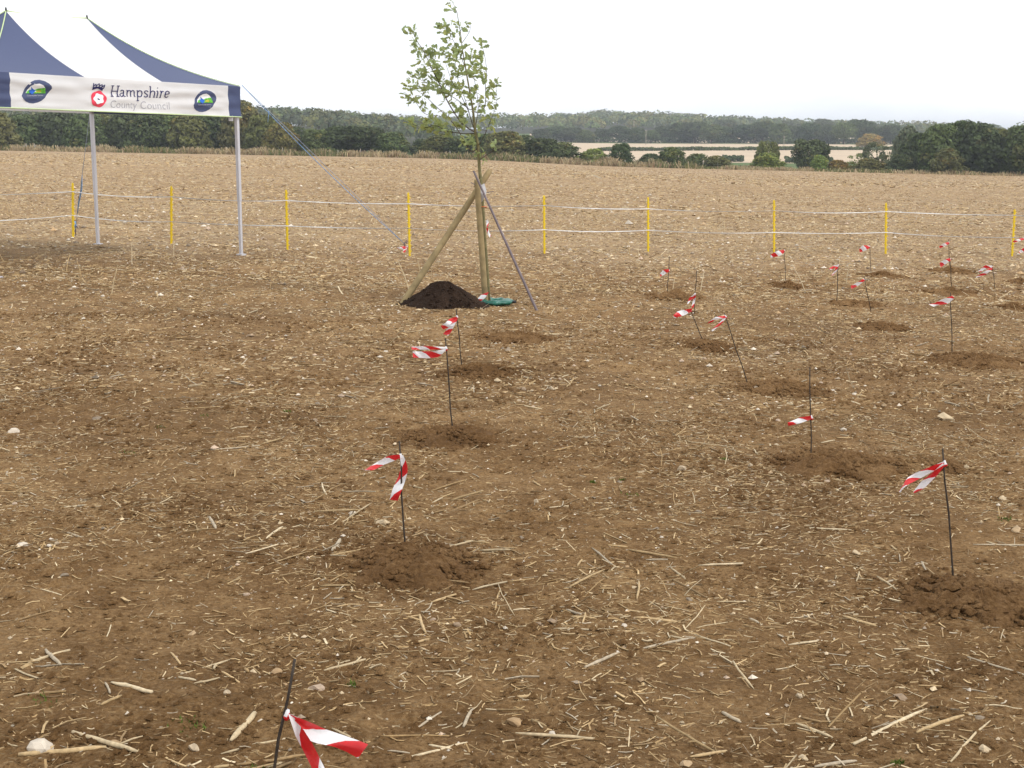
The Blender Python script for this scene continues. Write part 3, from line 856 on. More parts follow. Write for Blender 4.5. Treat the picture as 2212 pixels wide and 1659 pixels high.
MB().box(bot_pt('RF') - GB + FD * 0.20 - DD * 0.0 + Vector((0, 0, -0.02)), (0.06, 0.02, 0.07)).build('strap_tab', M_CLOTH, gaz)
# legs: outer tube, inner tube, foot
for k in ('RF', 'BR', 'LF', 'BL'):
    p = top_pt(k) + (gc - top_pt(k)).to_2d().to_3d().normalized() * 0.055
    g = ground(p.x, p.y)
    Mr = Matrix.Rotation(R(-30), 3, 'Z')
    leg = MB().box((0, 0, (g + 0.75 + p.z) / 2 - GB.z), (0.046, 0.046, p.z - g - 0.75), Mr)
    leg.v = [(v[0] + p.x - GB.x, v[1] + p.y - GB.y, v[2]) for v in leg.v]
    lo = leg.build('leg', M_ALU, gaz)
    m = MB().box((p.x - GB.x, p.y - GB.y, g + 0.375 - GB.z), (0.038, 0.038, 0.75 + 0.02), Mr); m.build('inner_tube', M_ALU, lo)
    m = MB().box((p.x - GB.x, p.y - GB.y, g + 0.01 - GB.z), (0.10, 0.10, 0.02), Mr); m.build('foot', M_ALU, lo)
# roof frame under the cloth
for a, b in (('LF', 'RF'), ('RF', 'BR'), ('BR', 'BL'), ('BL', 'LF')):
    A, B = top_pt(a) - Vector((0, 0, 0.10)), top_pt(b) - Vector((0, 0, 0.10))
    A2 = A + (gc - A).to_2d().to_3d().normalized() * 0.06; B2 = B + (gc - B).to_2d().to_3d().normalized() * 0.06
    MB().tube([A2 - GB, B2 - GB], 0.014, 6).build('frame_bar', M_ALU, gaz)

# ---- printed marks on the front valance (px lists in the picture, laid on the cloth)
def decal(poly_px, off, name, mat, parent, rings=5):
    pts = [vst(*p) for p in poly_px]
    cs = sum(p[0] for p in pts) / len(pts); cz = sum(p[1] for p in pts) / len(pts)
    V, F = [vpt(cs, cz, off) - GB], []
    n = len(pts)
    for r_ in range(1, rings + 1):
        q = r_ / rings
        for s, z in pts: V.append(vpt(cs + (s - cs) * q, cz + (z - cz) * q, off) - GB)
    for i in range(n):
        F.append((0, 1 + i, 1 + (i + 1) % n))
        for r_ in range(rings - 1):
            a = 1 + r_ * n; b = a + n
            F.append((a + i, b + i, b + (i + 1) % n, a + (i + 1) % n))
    return MB().add(V, F).build(name, mat, parent)

def ribbons(lines_px, width_px, off, name, mat, parent):
    m = MB()
    for ln in lines_px:
        P = []
        for i in range(len(ln) - 1):
            for q in range(3):
                P.append((ln[i][0] + (ln[i + 1][0] - ln[i][0]) * q / 3, ln[i][1] + (ln[i + 1][1] - ln[i][1]) * q / 3))
        P.append(ln[-1]); V, F = [], []
        for i, p in enumerate(P):
            a, b = P[max(0, i - 1)], P[min(len(P) - 1, i + 1)]
            tx, ty = b[0] - a[0], b[1] - a[1]; L = math.hypot(tx, ty) or 1
            wv = width_px / 2
            for sg in (-1, 1):
                s, z = vst(p[0] - ty / L * wv * sg, p[1] + tx / L * wv * sg * 0.85)
                V.append(vpt(s, z, off) - GB)
        for i in range(len(P) - 1): F.append((2 * i, 2 * i + 1, 2 * i + 3, 2 * i + 2))
        m.add(V, F)
    return m.build(name, mat, parent)

def zr(x0, y0, f):
    return lambda x, y: ((x0 + x / f) * 0.8848, (y0 + y / f) * 0.8848)

def badge(T, prefix_scale):
    out = [(350, 690), (385, 630), (412, 560), (430, 500), (480, 390), (560, 300), (660, 255), (780, 245), (900, 280), (1000, 350), (1060, 420), (1084, 490), (1050, 565),
           (1000, 650), (930, 750), (850, 830), (750, 880), (640, 905), (540, 895), (450, 850), (380, 780)]
    b = decal([T(*p) for p in out], 0.004, 'badge', M_NAVY, val)
    decal([T(*p) for p in [(455, 615), (500, 520), (560, 420), (640, 370), (750, 352), (850, 400), (920, 480), (955, 615)]], 0.007, 'badge_picture', M_INKW, b)
    decal([T(*p) for p in [(462, 622), (500, 560), (545, 520), (640, 540), (740, 495), (910, 468), (958, 622)]], 0.010, 'badge_hills', M_INKGR, b)
    decal([T(*p) for p in [(690, 590), (760, 540), (830, 530), (845, 590), (790, 605)]], 0.012, 'badge_fields', M_INKY, b)
    decal([T(*p) for p in [(562, 425), (610, 490), (700, 545), (668, 600), (600, 655), (540, 590), (545, 540), (590, 515)]], 0.014, 'badge_bird', M_INKB, b)
    return b
T_right = zr(440, 200, 12.29)
def T_left(x, y):
    X = 352 + (x - 350) * (850 - 352) / (1084 - 350); Y = 172 + (y - 245) * (570 - 172) / (905 - 245)
    return ((X / 6.9125) * 0.8848, (170 + Y / 6.9125) * 0.8848)

def text_on(body, x0, x1, ya, yb, cap, T, name, mat, parent, off=0.005, offset=0.0):
    cu = bpy.data.curves.new('lettering', 'FONT'); cu.body = body; cu.size = 1.0; cu.offset = offset; cu.resolution_u = 3
    o = bpy.data.objects.new('lettering', cu); COL.objects.link(o)
    me = bpy.data.meshes.new_from_object(o.evaluated_get(bpy.context.evaluated_depsgraph_get()))
    bpy.data.objects.remove(o)
    xs = [v.co.x for v in me.vertices]; a, b = min(xs), max(xs)
    for v in me.vertices:
        q = (v.co.x - a) / (b - a)
        s, z = vst(*T(x0 + (x1 - x0) * q, ya + (yb - ya) * q - v.co.y / 0.70 * cap))
        v.co = vpt(s, z, off) - GB
    me.materials.clear(); me.materials.append(mat); me.update()
    return link(name, me, parent)

for T in (T_left, T_right):
    b = badge(T, 1)
    text_on('Countryside Service', 470, 885, 705, 700, 42, T, 'badge_lettering', M_INKG, b, 0.012)
T_mid = zr(200, 190, 9.217)
# rose: red ring with five lobes, white heart, dark centre; crown above
def blob(cx, cy, rx, ry, lob, tilt, n=40, ph=0.0):
    o = []
    for i in range(n):
        a = 2 * math.pi * i / n; r_ = 1 + lob * math.cos(5 * a + ph)
        x, y = rx * r_ * math.cos(a), ry * r_ * math.sin(a)
        o.append((cx + x * math.cos(tilt) - y * math.sin(tilt), cy + x * math.sin(tilt) + y * math.cos(tilt)))
    return o
rose = decal([T_mid(*p) for p in blob(360, 475, 172, 184, 0.055, 0.25, ph=1.2)], 0.005, 'rose', M_INKR, val)
decal([T_mid(*p) for p in blob(360, 472, 110, 116, 0.10, 0.25, ph=4.3)], 0.008, 'rose_heart', M_INKW, rose)
decal([T_mid(*p) for p in blob(357, 482, 32, 15, 0.0, 0.6, 12)], 0.011, 'rose_centre', M_INKN, rose)
crown = decal([T_mid(*p) for p in [(225, 275), (228, 215), (290, 200), (350, 197), (410, 208), (470, 235), (462, 295), (400, 255), (345, 240), (285, 245)]], 0.005, 'crown', M_INKN, val, 2)
ribbons([[T_mid(*p) for p in l] for l in ([(236, 230), (238, 120)], [(238, 190), (290, 140), (300, 205)], [(300, 180), (362, 128), (372, 205)], [(372, 180), (430, 150), (425, 220)],
        [(425, 210), (488, 158), (468, 245)])], 2.2, 0.006, 'crown_points', M_INKN, crown)
# Hampshire: drawn letters, slim with serifs
L = {'H': (0.80, [[(0.12, 0), (0.12, 1)], [(0.62, 0), (0.62, 1)], [(0.12, .5), (0.62, .5)], [(0, 0), (.25, 0)], [(0, 1), (.25, 1)], [(.5, 0), (.76, 0)], [(.5, 1), (.76, 1)]]),
     'a': (0.56, [[(.06, .5), (.16, .62), (.3, .58), (.35, .42), (.36, .12), (.42, .0), (.5, .04)], [(.35, .36), (.14, .3), (.04, .15), (.12, .0), (.24, .02), (.35, .16)]]),
     'm': (0.92, [[(0, .6), (.1, .6), (.1, 0)], [(.1, .45), (.22, .6), (.36, .58), (.42, .42), (.42, 0)], [(.42, .45), (.54, .6), (.68, .58), (.74, .42), (.74, .06), (.82, 0)]]),
     'p': (0.62, [[(0, .6), (.1, .6), (.1, -.36)], [(.0, -.36), (.22, -.36)], [(.1, .45), (.24, .61), (.42, .56), (.5, .32), (.42, .06), (.26, 0), (.1, .12)]]),
     's': (0.46, [[(.36, .5), (.26, .61), (.1, .58), (.06, .44), (.2, .32), (.34, .22), (.34, .06), (.2, -.01), (.04, .1)]]),
     'h': (0.62, [[(0, 1.02), (.1, 1.02), (.1, 0)], [(.1, .42), (.24, .6), (.4, .58), (.46, .42), (.46, 0)], [(.02, 0), (.18, 0)], [(.38, 0), (.54, 0)]]),
     'i': (0.30, [[(0, .6), (.1, .6), (.1, 0)], [(.02, 0), (.18, 0)], [(.08, .86), (.13, .92)]]),
     'r': (0.42, [[(0, .6), (.1, .6), (.1, 0)], [(.02, 0), (.18, 0)], [(.1, .4), (.2, .58), (.34, .58)]]),
     'e': (0.50, [[(.06, .3), (.4, .36), (.38, .54), (.24, .62), (.1, .54), (.04, .3), (.1, .08), (.24, 0), (.4, .1)]])}
tw = sum(L[c][0] for c in 'Hampshire'); lines, cx_ = [], 0.0
for c in 'Hampshire':
    for st in L[c][1]:
        ln = []
        for x, y in st:
            q = (cx_ + x + y * 0.03) / tw
            ln.append(T_mid(630 + 1320 * q, 415 + 30 * q - y * 235))
        lines.append(ln)
    cx_ += L[c][0]
ribbons(lines, 2.1, 0.006, 'lettering', M_INKN, val)
text_on('County', 620, 1215, 672, 692, 172, T_mid, 'lettering', M_INKG, val, 0.006, -0.012)
text_on('Council', 1300, 1940, 694, 712, 172, T_mid, 'lettering', M_INKG, val, 0.006, -0.012)

# ---- guy ropes
def rope(name, pts, r, mat, label, knots=()):
    base = pts[-1]; m = MB(); m.tube(rel(pts, base), r, 5)
    for kp in knots:
        k = Vector(kp) - Vector(base); m.tube([k - Vector((0, 0, 0.03)), k, k + Vector((0, 0, 0.03))], [r * 0.8, r * 2.2, r * 0.8], 6)
        m.tube([k, k + Vector((-0.015, 0, -0.13))], r * 0.7, 4)
    return tag(m.build(name, mat, None, True, base), label, 'guy rope')
ra = top_pt('RF') + Vector((0.03, 0, 0.02))
pegA = hit(874, 545); pegA.z = ground(pegA.x, pegA.y)
peg_top = pegA + Vector((0.0, 0, 0.13))
rp = [ra.lerp(peg_top, q) - Vector((0, 0, 0.05 * math.sin(math.pi * q))) for q in np.linspace(0, 1, 14)]
rope('guy_rope', rp, 0.005, M_ROPEB, 'blue guy rope from the gazebo corner down to a taped peg', [rp[2]])
rp2 = [p + Vector((0.03 * math.sin(math.pi * q), 0, 0.035 * math.sin(math.pi * q))) for p, q in zip(rp, np.linspace(0, 1, 14))]
rope('guy_rope', rp2, 0.0035, M_ROPEG, 'thin grey return line running beside the blue guy rope')
rb = top_pt('BR') + Vector((-0.02, 0.02, -0.25)); pb = hit(164, 512); pb.z = ground(pb.x, pb.y)
pbt = pb + Vector((0, 0, 0.12))
rp = [rb.lerp(pbt, q) for q in np.linspace(0, 1, 10)]
rope('guy_rope', rp, 0.0045, M_ROPEG, 'thin grey guy rope behind the gazebo down to the first fence post')
q0 = rb.lerp(pbt, 0.55)
m = MB(); m.tube([q0 - pbt, (q0 - pbt) * 0.75 + Vector((0.02, 0, 0)), (q0 - pbt) * 0.5, (q0 - pbt) * 0.3], [0.005, 0.011, 0.013, 0.007], 6)
m.tube([(0, 0, 0.12), (0.005, 0, 0.06), (0, 0, 0)], [0.012, 0.018, 0.012], 6)
tag(m.build('rope_bundle', M_ROPEB, None, True, pbt), 'blue looped slack of rope tied along the rear guy rope', 'rope')
def peg(p, label):
    m = MB(); m.tube([(0, 0, -0.1), (0, 0, 0.14), (0.025, 0, 0.165), (0.04, 0, 0.13)], 0.010, 6)
    return tag(m.build('tent_peg', M_BAR, None, True, p), label, 'peg')
peg(pegA, 'dark metal tent peg at the foot of the blue guy rope'); peg(pb, 'dark metal tent peg beside the first yellow fence post')

# ================================================================== YELLOW STAKE FENCE
POSTS = [(-150, 392, -147, 508), (157, 397, 158, 516), (370, 404, 370, 528), (618, 412, 621, 541), (882, 418, 885, 553), (1175, 424, 1176, 548), (1400, 428, 1400, 546), (1672, 434, 1672, 545),
         (1914, 440, 1913, 548), (2192, 454, 2186, 554), (2450, 470, 2440, 566)]
post_xyz = []
def post_mesh(h):
    m = MB(); m.box((0, 0, h / 2 - 0.05), (0.030, 0.010, h + 0.1)); m.box((0, -0.008, h / 2 - 0.05), (0.009, 0.014, h + 0.09))
    z = 0.08
    k = 0
    while z < h - 0.03:
        m.box((0.020, -0.002, z), (0.016, 0.012, 0.012)); m.box((0.026, -0.002, z + 0.012), (0.006, 0.012, 0.016))
        if k % 2: m.box((-0.020, -0.002, z + 0.03), (0.014, 0.012, 0.012))
        z += 0.075; k += 1
    m.box((0, 0, h + 0.004), (0.022, 0.012, 0.02))
    return m
names = {1: 'first yellow plastic stake behind the gazebo beside the rear guy rope', 2: 'yellow plastic stake seen between the two gazebo legs',
         3: 'yellow plastic stake just right of the front gazebo leg', 4: 'tall yellow plastic stake at the foot of the blue guy rope',
         5: 'yellow plastic stake standing just right of the tripod pole', 6: 'yellow plastic stake second along from the tripod pole'}
for k, (tx, ty, bx, by) in enumerate(POSTS):
    p = hit(bx, by); p.z = ground(p.x, p.y) - 0.01
    top = at(tx, ty, p.y); h = (top - p).length
    post_xyz.append((p, top))
    o = post_mesh(h).build('fence_stake', M_YELLOW, None, False, p)
    o.rotation_euler = (0, math.atan2(top.x - p.x, top.z - p.z), 0)
    tag(o, names.get(k, 'yellow plastic fence stake among the small tape flags'), 'fence stake', 'yellow stakes of the temporary fence')
def wire(ys, label, seed):
    r = random.Random(seed); pts = []
    P = []
    for (p, t), (pxa, y) in zip(post_xyz, ys):
        q = at(pxa, y, p.y - 0.03); P.append(q)
    m = MB(); V, F, uv = [], [], []; ang = 0.4
    path = []
    for a, b in zip(P[:-1], P[1:]):
        n = 26; sg = r.uniform(0.01, 0.035)
        for i in range(n):
            q = i / n; c = a.lerp(b, q); c.z -= sg * 4 * q * (1 - q); path.append(c)
    path.append(P[-1])
    base = P[5]
    for i, c in enumerate(path):
        t = (path[min(i + 1, len(path) - 1)] - path[max(0, i - 1)]).normalized()
        ang = 0.75 * math.sin(i * 0.11 + seed) + 0.4 * math.sin(i * 0.037 + 2 * seed)
        nrm = Vector((0, 0, 1)) * math.cos(ang) + t.cross(Vector((0, 0, 1))).normalized() * math.sin(ang)
        for o_ in (-1, 1):
            for w in (-1, 1):
                V.append(c + nrm * 0.0060 * w + t.cross(nrm).normalized() * 0.0012 * o_ - base)
    for i in range(len(path) - 1):
        a, b = 4 * i, 4 * i + 4
        for x, y in ((0, 1), (1, 3), (3, 2), (2, 0)): F.append((a + x, a + y, b + y, b + x))
    m.add(V, F)
    return tag(m.build('fence_tape', M_TAPEW, None, False, base), label, 'fence tape')
pxs = [-149, 157, 370, 619, 884, 1175, 1400, 1672, 1914, 2190, 2446]
wire(list(zip(pxs, [424, 414, 425, 433, 440, 444, 451, 455, 457, 465, 478])), 'upper white tape strand strung along the yellow stakes', 1)
wire(list(zip(pxs, [478, 465, 479, 488, 493, 496, 497, 502, 502, 513, 524])), 'lower white tape strand strung along the yellow stakes', 2)

# ================================================================== SAPLING AND TRIPOD
TB = hit(1057, 655); TB.z = ground(TB.x, TB.y); Y0 = TB.y
def zs(x, y, dy=0.0): return at((900 + x / 3.6875) * 0.8848, y / 3.6875 * 0.8848, Y0 + dy)
sap = empty('oak_sapling', TB)
tag(sap, 'slender young oak tree with pale green leaves held by wooden tripod', 'tree')
main = [TB - Vector((0, 0, 0.1)), at(1052, 590, Y0), at(1047, 520, Y0), at(1042, 440, Y0), at(1039, 400, Y0)] + \
       [zs(*p) for p in [(1010, 1640), (998, 1520), (990, 1400), (985, 1300), (960, 1190), (940, 1000), (915, 850), (895, 740), (870, 600), (845, 450), (825, 280), (795, 110), (762, 30)]]
MB().tube(rel(main, TB), [0.022, 0.021, 0.020, 0.019, 0.018, 0.0175, 0.017, 0.016, 0.0155, 0.014, 0.011, 0.009, 0.008, 0.0065, 0.005, 0.004, 0.003, 0.002], 9, jitter=0.04).build('trunk', M_STEM, sap, True)
limbs = [([(960, 1190), (840, 1110), (720, 930), (650, 780), (570, 620), (500, 470), (430, 360), (390, 270)], -0.25, 0.0075),
         ([(975, 1345), (930, 1362), (905, 1345), (850, 1250), (790, 1150), (720, 1060), (620, 970), (520, 870), (440, 740)], -0.35, 0.0065),
         ([(960, 1200), (880, 1205), (800, 1195), (700, 1178), (600, 1130), (480, 1150), (350, 1090)], 0.30, 0.0055),
         ([(945, 1005), (1000, 1010), (1040, 970), (1055, 880), (1050, 750), (1065, 680), (1045, 500), (1010, 390)], 0.12, 0.006),
         ([(990, 1305), (1010, 1280), (1060, 1180), (1100, 1080), (1140, 980), (1155, 900), (1150, 720)], -0.22, 0.0045),
         ([(995, 1440), (1035, 1415), (1120, 1360), (1250, 1310), (1340, 1210)], -0.20, 0.0035),
         ([(958, 1180), (935, 1120), (905, 1020), (880, 960), (820, 840), (750, 730), (690, 560)], 0.18, 0.006),
         ([(960, 1150), (985, 1000), (980, 880), (950, 700), (930, 480)], 0.28, 0.0045),
         ([(930, 985), (900, 980), (800, 900), (690, 840), (560, 790), (380, 780)], 0.35, 0.0045),
         ([(720, 1060), (600, 1040), (500, 1020), (430, 930), (370, 880)], 0.05, 0.0035),
         ([(872, 610), (780, 400), (700, 240)], -0.15, 0.0035), ([(838, 390), (905, 290), (918, 220)], 0.1, 0.003),
         ([(905, 1020), (870, 900), (800, 700), (780, 560)], -0.3, 0.004), ([(560, 610), (540, 520), (530, 440)], 0.1, 0.003),
         ([(660, 800), (560, 760), (430, 700), (385, 670)], -0.1, 0.0035), ([(1020, 1310), (1015, 1360), (1030, 1450)], -0.05, 0.003)]
limb_pts = [(p, 0.0) for p in rel(main[7:], TB)]
for pts, dep, r0 in limbs:
    n = len(pts); P = []
    for i, p in enumerate(pts):
        q = i / (n - 1); P.append(zs(p[0], p[1], dep * q ** 0.8))
    P = rel(P, TB)
    # subdivide for smoothness
    Q = []
    for i in range(n - 1):
        p0, p1, p2, p3 = P[max(0, i - 1)], P[i], P[i + 1], P[min(n - 1, i + 2)]
        for k in range(4):
            t = k / 4
            Q.append(0.5 * ((2 * p1) + (p2 - p0) * t + (2 * p0 - 5 * p1 + 4 * p2 - p3) * t * t + (3 * p1 - p0 - 3 * p2 + p3) * t ** 3))
    Q.append(P[-1])
    MB().tube(Q, [r0 * (1 - 0.75 * i / len(Q)) for i in range(len(Q))], 6).build('branch', M_TWIG, sap, True)
    limb_pts += [(q, 0) for q in Q]
CL = [(755,30,30),(750,90,40),(780,110,20),(670,240,45),(710,230,40),(740,300,45),(700,310,35),(800,240,35),(830,240,20),(905,240,35),(875,285,20),(820,325,20),(390,270,45),(370,310,30),(430,290,30),
(430,370,45),(445,410,35),(455,440,20),(530,440,35),(540,500,40),(610,470,50),(590,520,50),(470,545,35),(490,580,25),(600,590,60),(640,640,60),(620,690,60),(660,690,50),(700,430,50),(710,380,35),(690,460,35),
(740,530,50),(760,480,40),(780,590,45),(800,440,45),(840,450,45),(850,530,50),(840,600,50),(810,680,40),(790,640,40),(860,680,45),(930,490,45),(940,560,40),(920,590,35),(1010,390,35),(1020,420,30),(1035,475,15),
(1010,520,45),(990,570,45),(1000,640,50),(960,650,45),(1030,690,40),(1050,730,30),(940,680,40),(480,690,45),(510,640,40),(540,670,40),(390,670,25),(390,705,25),(430,700,20),(400,780,55),(360,790,35),(450,780,45),
(470,850,40),(370,880,45),(350,860,30),(380,930,30),(430,900,30),(500,940,40),(515,985,30),(520,800,40),(560,760,45),(620,800,50),(640,760,45),(720,740,45),(760,750,40),(730,830,60),(690,820,40),(800,800,45),
(850,850,40),(860,780,35),(920,830,50),(940,870,45),(920,900,35),(985,800,35),(980,940,45),(1010,880,30),(1030,1010,40),(830,980,45),(850,1020,50),(870,1060,45),(830,1120,40),(860,1130,40),(670,920,20),(770,930,30),
(610,990,30),(690,1010,40),(700,1040,25),(580,1070,55),(620,1130,60),(560,1110,50),(660,1150,55),(550,1150,40),(700,1110,40),(700,1190,45),(380,1100,50),(350,1080,30),(410,1130,30),(470,1150,25),(530,1160,35),
(740,1200,30),(1130,740,45),(1120,780,40),(1170,760,25),(1100,840,35),(1150,830,35),(1140,880,35),(1090,920,30),(1120,930,30),(1150,990,25),(1120,1000,30),(1100,1040,30),(1120,1110,40),(1070,1070,30),(1090,1140,25),
(940,1260,45),(910,1300,45),(880,1290,40),(860,1270,35),(960,1320,35),(930,1240,30),(1010,1360,30),(1015,1390,30),(1030,1450,20),(1110,1320,40),(1130,1300,30),(1015,1170,25),(990,1190,20)]
leaf_outline = [(0, 0), (0.10, 0.05), (0.22, 0.17), (0.34, 0.11), (0.48, 0.27), (0.60, 0.16), (0.76, 0.25), (0.90, 0.14), (1.0, 0.0),
                (0.90, -0.14), (0.76, -0.25), (0.60, -0.16), (0.48, -0.27), (0.34, -0.11), (0.22, -0.17), (0.10, -0.05)]
rl = random.Random(77); LV, LF_, LC = [], [], []
tw_m = MB()
lp = np.array([tuple(p) for p, _ in limb_pts])
px_m = 0.8848 / 3.6875 * Y0 / FPX
for cx_, cy_, rr_ in CL:
    c0 = zs(cx_, cy_) - TB
    dd = np.abs(lp[:, 0] - c0.x) ** 2 + np.abs(lp[:, 2] - c0.z) ** 2
    j = int(np.argmin(dd)); c0 = zs(cx_, cy_, lp[j, 1] + rl.gauss(0, 0.05)) - TB
    tw_m.tube([Vector(lp[j]), Vector(lp[j]).lerp(c0, 0.55) + Vector((rl.uniform(-.01, .01), 0, rl.uniform(-.01, .01))), c0], [0.0022, 0.0018, 0.0012], 4)
    for _ in range(max(3, int(rr_ * rr_ / 225))):
        p = c0 + Vector((rl.gauss(0, 0.42) * rr_ * px_m, rl.gauss(0, 0.055), rl.gauss(0, 0.42) * rr_ * px_m))
        ln = rl.uniform(0.050, 0.088)
        d = Vector((rl.gauss(-0.45, 0.7), rl.gauss(0, 0.7), rl.gauss(0.1, 0.6))).normalized()
        nrm = Vector((rl.gauss(0.2, 0.7), rl.gauss(-0.5, 0.7), rl.gauss(0.5, 0.6)))
        side = d.cross(nrm).normalized(); nrm = side.cross(d).normalized()
        b = len(LV); curl = rl.uniform(-0.25, 0.35)
        g = rl.uniform(0.75, 1.25); ye_ = rl.random() ** 2
        c = (0.300 * g * (1 + 0.20 * ye_), 0.370 * g, 0.165 * g * (1 - 0.3 * ye_))
        LV.append(tuple(p + d * ln * 0.5 + nrm * curl * ln * 0.25)); LC.append(c)
        for x, y in leaf_outline:
            LV.append(tuple(p + d * (x * ln) + side * (y * ln) + nrm * (curl * ln * x * (1 - x) + 0.35 * abs(y) * ln))); LC.append(c)
        for i in range(16): LF_.append((b, b + 1 + i, b + 1 + (i + 1) % 16))
M_OAKLEAF = attr_mat('oak_leaf', 0.5, 0.35, transl=0.5)
fo = link('foliage', npmesh('foliage', np.array(LV), np.array(LF_), M_OAKLEAF, col=np.array(LC)), sap); fo['kind'] = 'stuff'
tw_m.build('twigs', M_TWIG, sap, True)['kind'] = 'stuff'

def stake(b_px, t_px, dyt, r0, r1, mat, name, label, cat, sharp=False, group=None, cap=None):
    b = hit(*b_px); b.z = ground(b.x, b.y)
    t = at(t_px[0], t_px[1], Y0 + dyt)
    ax = (t - b).normalized(); P = [b - ax * 0.12] + [b.lerp(t, q) for q in (0, .2, .4, .6, .8, .97)] + [t]
    rr_ = [r0 + (r1 - r0) * q for q in (0, 0, .2, .4, .6, .8, .97, 1)]
    rr_[-1] *= 0.9
    o = MB().tube(rel(P, b), rr_, 14, jitter=0.02).build(name, mat, None, True, b)
    for p in o.data.polygons:
        if len(p.vertices) > 4: p.use_smooth = False
    if cap is not None:
        m = MB(); m.tube([t - b - ax * 0.002, t - b + ax * 0.003], r1 * 0.86, 14); m.build('cut_end', cap, o)
    return tag(o, label, cat, group)
stake((870, 655), (1058, 369), 0.09, 0.034, 0.031, M_STAKE, 'wooden_stake', 'thick round wooden stake leaning from the dark heap to the tripod top', 'stake', cap=M_STAKE2)
stake((1049, 656), (1030, 388), -0.10, 0.032, 0.031, M_STAKE, 'wooden_stake', 'upright round wooden stake set close against the sapling stem', 'stake', cap=M_STAKE2)
stake((1160, 671), (1023, 369), -0.17, 0.015, 0.011, M_BAR, 'slim_pole', 'slim grey brown pole leaning on the tripod from its open side', 'pole')
# tie at the tripod top
tb = at(1040, 418, Y0 - 0.075)
m = MB()
cl = [(1036, 402), (1046, 396), (1051, 412), (1049, 424), (1040, 437), (1033, 428), (1030, 420)]
P = [at(a, b, Y0 - 0.075 + 0.02 * math.sin(i * 1.7)) for i, (a, b) in enumerate(cl)]
c_ = sum(P, Vector()) / len(P)
m.add(rel([c_ + Vector((0, -0.02, 0))] + P, tb) + rel([p + Vector((0, 0.012, 0)) for p in [c_] + P], tb),
      [(0, 1 + i, 1 + (i + 1) % 7) for i in range(7)] + [(8, 9 + (i + 1) % 7, 9 + i) for i in range(7)] + [(1 + i, 9 + i, 9 + (i + 1) % 7, 1 + (i + 1) % 7) for i in range(7)])
tag(m.build('tie_cloth', M_CLOTH, None, False, tb), 'scrap of white cloth tied round the tripod top', 'cloth')
for a, b, lb in (((1017, 394), (1030, 401), 'short dark nail end sticking out beside the upright stake'), ((1051, 416), (1067, 413), 'short dark nail end sticking out under the slim pole')):
    p0, p1 = at(*a, Y0 - 0.12), at(*b, Y0 - 0.12)
    tag(MB().tube([Vector((0, 0, 0)), p1 - p0], 0.004, 6).build('nail', M_BAR, None, False, p0), lb, 'nail')

# dark compost heap and green watering ring
def lumpy(seed, rx, ry, h, n_clod, clod, profile, mat, name, loc, label, cat, group=None, rough=0.35, edge_n=0.22, stray=1.08):
    r = np.random.default_rng(seed)
    na, nr = 56, 20
    V, F = [], []
    A = np.linspace(0, 2 * math.pi, na, endpoint=False)
    for j in range(nr + 1):
        q = j / nr
        for a in A:
            ed = 1 + edge_n * float(fbm(np.array([math.cos(a) * 1.6 + seed]), np.array([math.sin(a) * 1.6]), 3, 9)[0])
            V.append((math.cos(a) * q * rx * ed, math.sin(a) * q * ry * ed, q))
    V = np.array(V); q = V[:, 2].copy()
    hh = h * profile(q) * (1 + rough * fbm(V[:, 0] * 6 + seed, V[:, 1] * 6, 2, 4)) + (1 - q ** 4) * (0.22 if edge_n < 0.3 else 0.55) * min(h, 0.08) * fbm(V[:, 0] * 22 + seed, V[:, 1] * 22, 3, 7)
    gl = np.array([ground(loc.x + a, loc.y + b) for a, b in V[:, :2]]) if len(V) < 3000 else 0
    V[:, 2] = hh + gl - loc.z - 0.02 * q ** 3 + 0.004
    for j in range(nr):
        for i in range(na):
            k = j * na; F.append((k + i, k + na + i, k + na + (i + 1) % na, k + (i + 1) % na))
    allV, allF = [V], []
    T = (1 + 5 ** .5) / 2
    ico = np.array([(-1, T, 0), (1, T, 0), (-1, -T, 0), (1, -T, 0), (0, -1, T), (0, 1, T), (0, -1, -T), (0, 1, -T), (T, 0, -1), (T, 0, 1), (-T, 0, -1), (-T, 0, 1)]) / 1.9
    icf = [(0, 11, 5), (0, 5, 1), (0, 1, 7), (0, 7, 10), (0, 10, 11), (1, 5, 9), (5, 11, 4), (11, 10, 2), (10, 7, 6), (7, 1, 8), (3, 9, 4), (3, 4, 2), (3, 2, 6), (3, 6, 8), (3, 8, 9), (4, 9, 5), (2, 4, 11), (6, 2, 10), (8, 6, 7), (9, 8, 1)]
    off = len(V); quads = [tuple(f) for f in F]; tris = []
    for c in range(n_clod):
        qq = math.sqrt(r.random()) * r.uniform(1.0, stray); a = r.uniform(0, 2 * math.pi)
        x, y = math.cos(a) * qq * rx, math.sin(a) * qq * ry
        z = h * float(profile(np.array([min(qq, 1.0)]))[0]) + ground(loc.x + x, loc.y + y) - loc.z
        s = clod * r.uniform(0.2, 1.0) ** 1.7 * (1.0 if qq < 0.9 else 0.7)
        w = ico * (1 + r.uniform(-0.32, 0.32, (12, 1))) * s * np.array([r.uniform(0.8, 1.4), r.uniform(0.8, 1.4), r.uniform(0.55, 0.95)])
        ca, sa = math.cos(a * 7), math.sin(a * 7)
        w = np.stack([w[:, 0] * ca - w[:, 1] * sa, w[:, 0] * sa + w[:, 1] * ca, w[:, 2]], 1) + np.array([x, y, z + s * 0.1])
        allV.append(w); tris += [tuple(i + off for i in f) for f in icf]; off += 12
    m = MB(); m.v = [tuple(p) for p in np.concatenate(allV)]; m.f = quads + tris; m.uv = [(0, 0)] * len(m.v)
    return tag(m.build(name, mat, None, False, loc), label, cat, group)
hp = hit(958, 659); hp.z = ground(hp.x, hp.y)
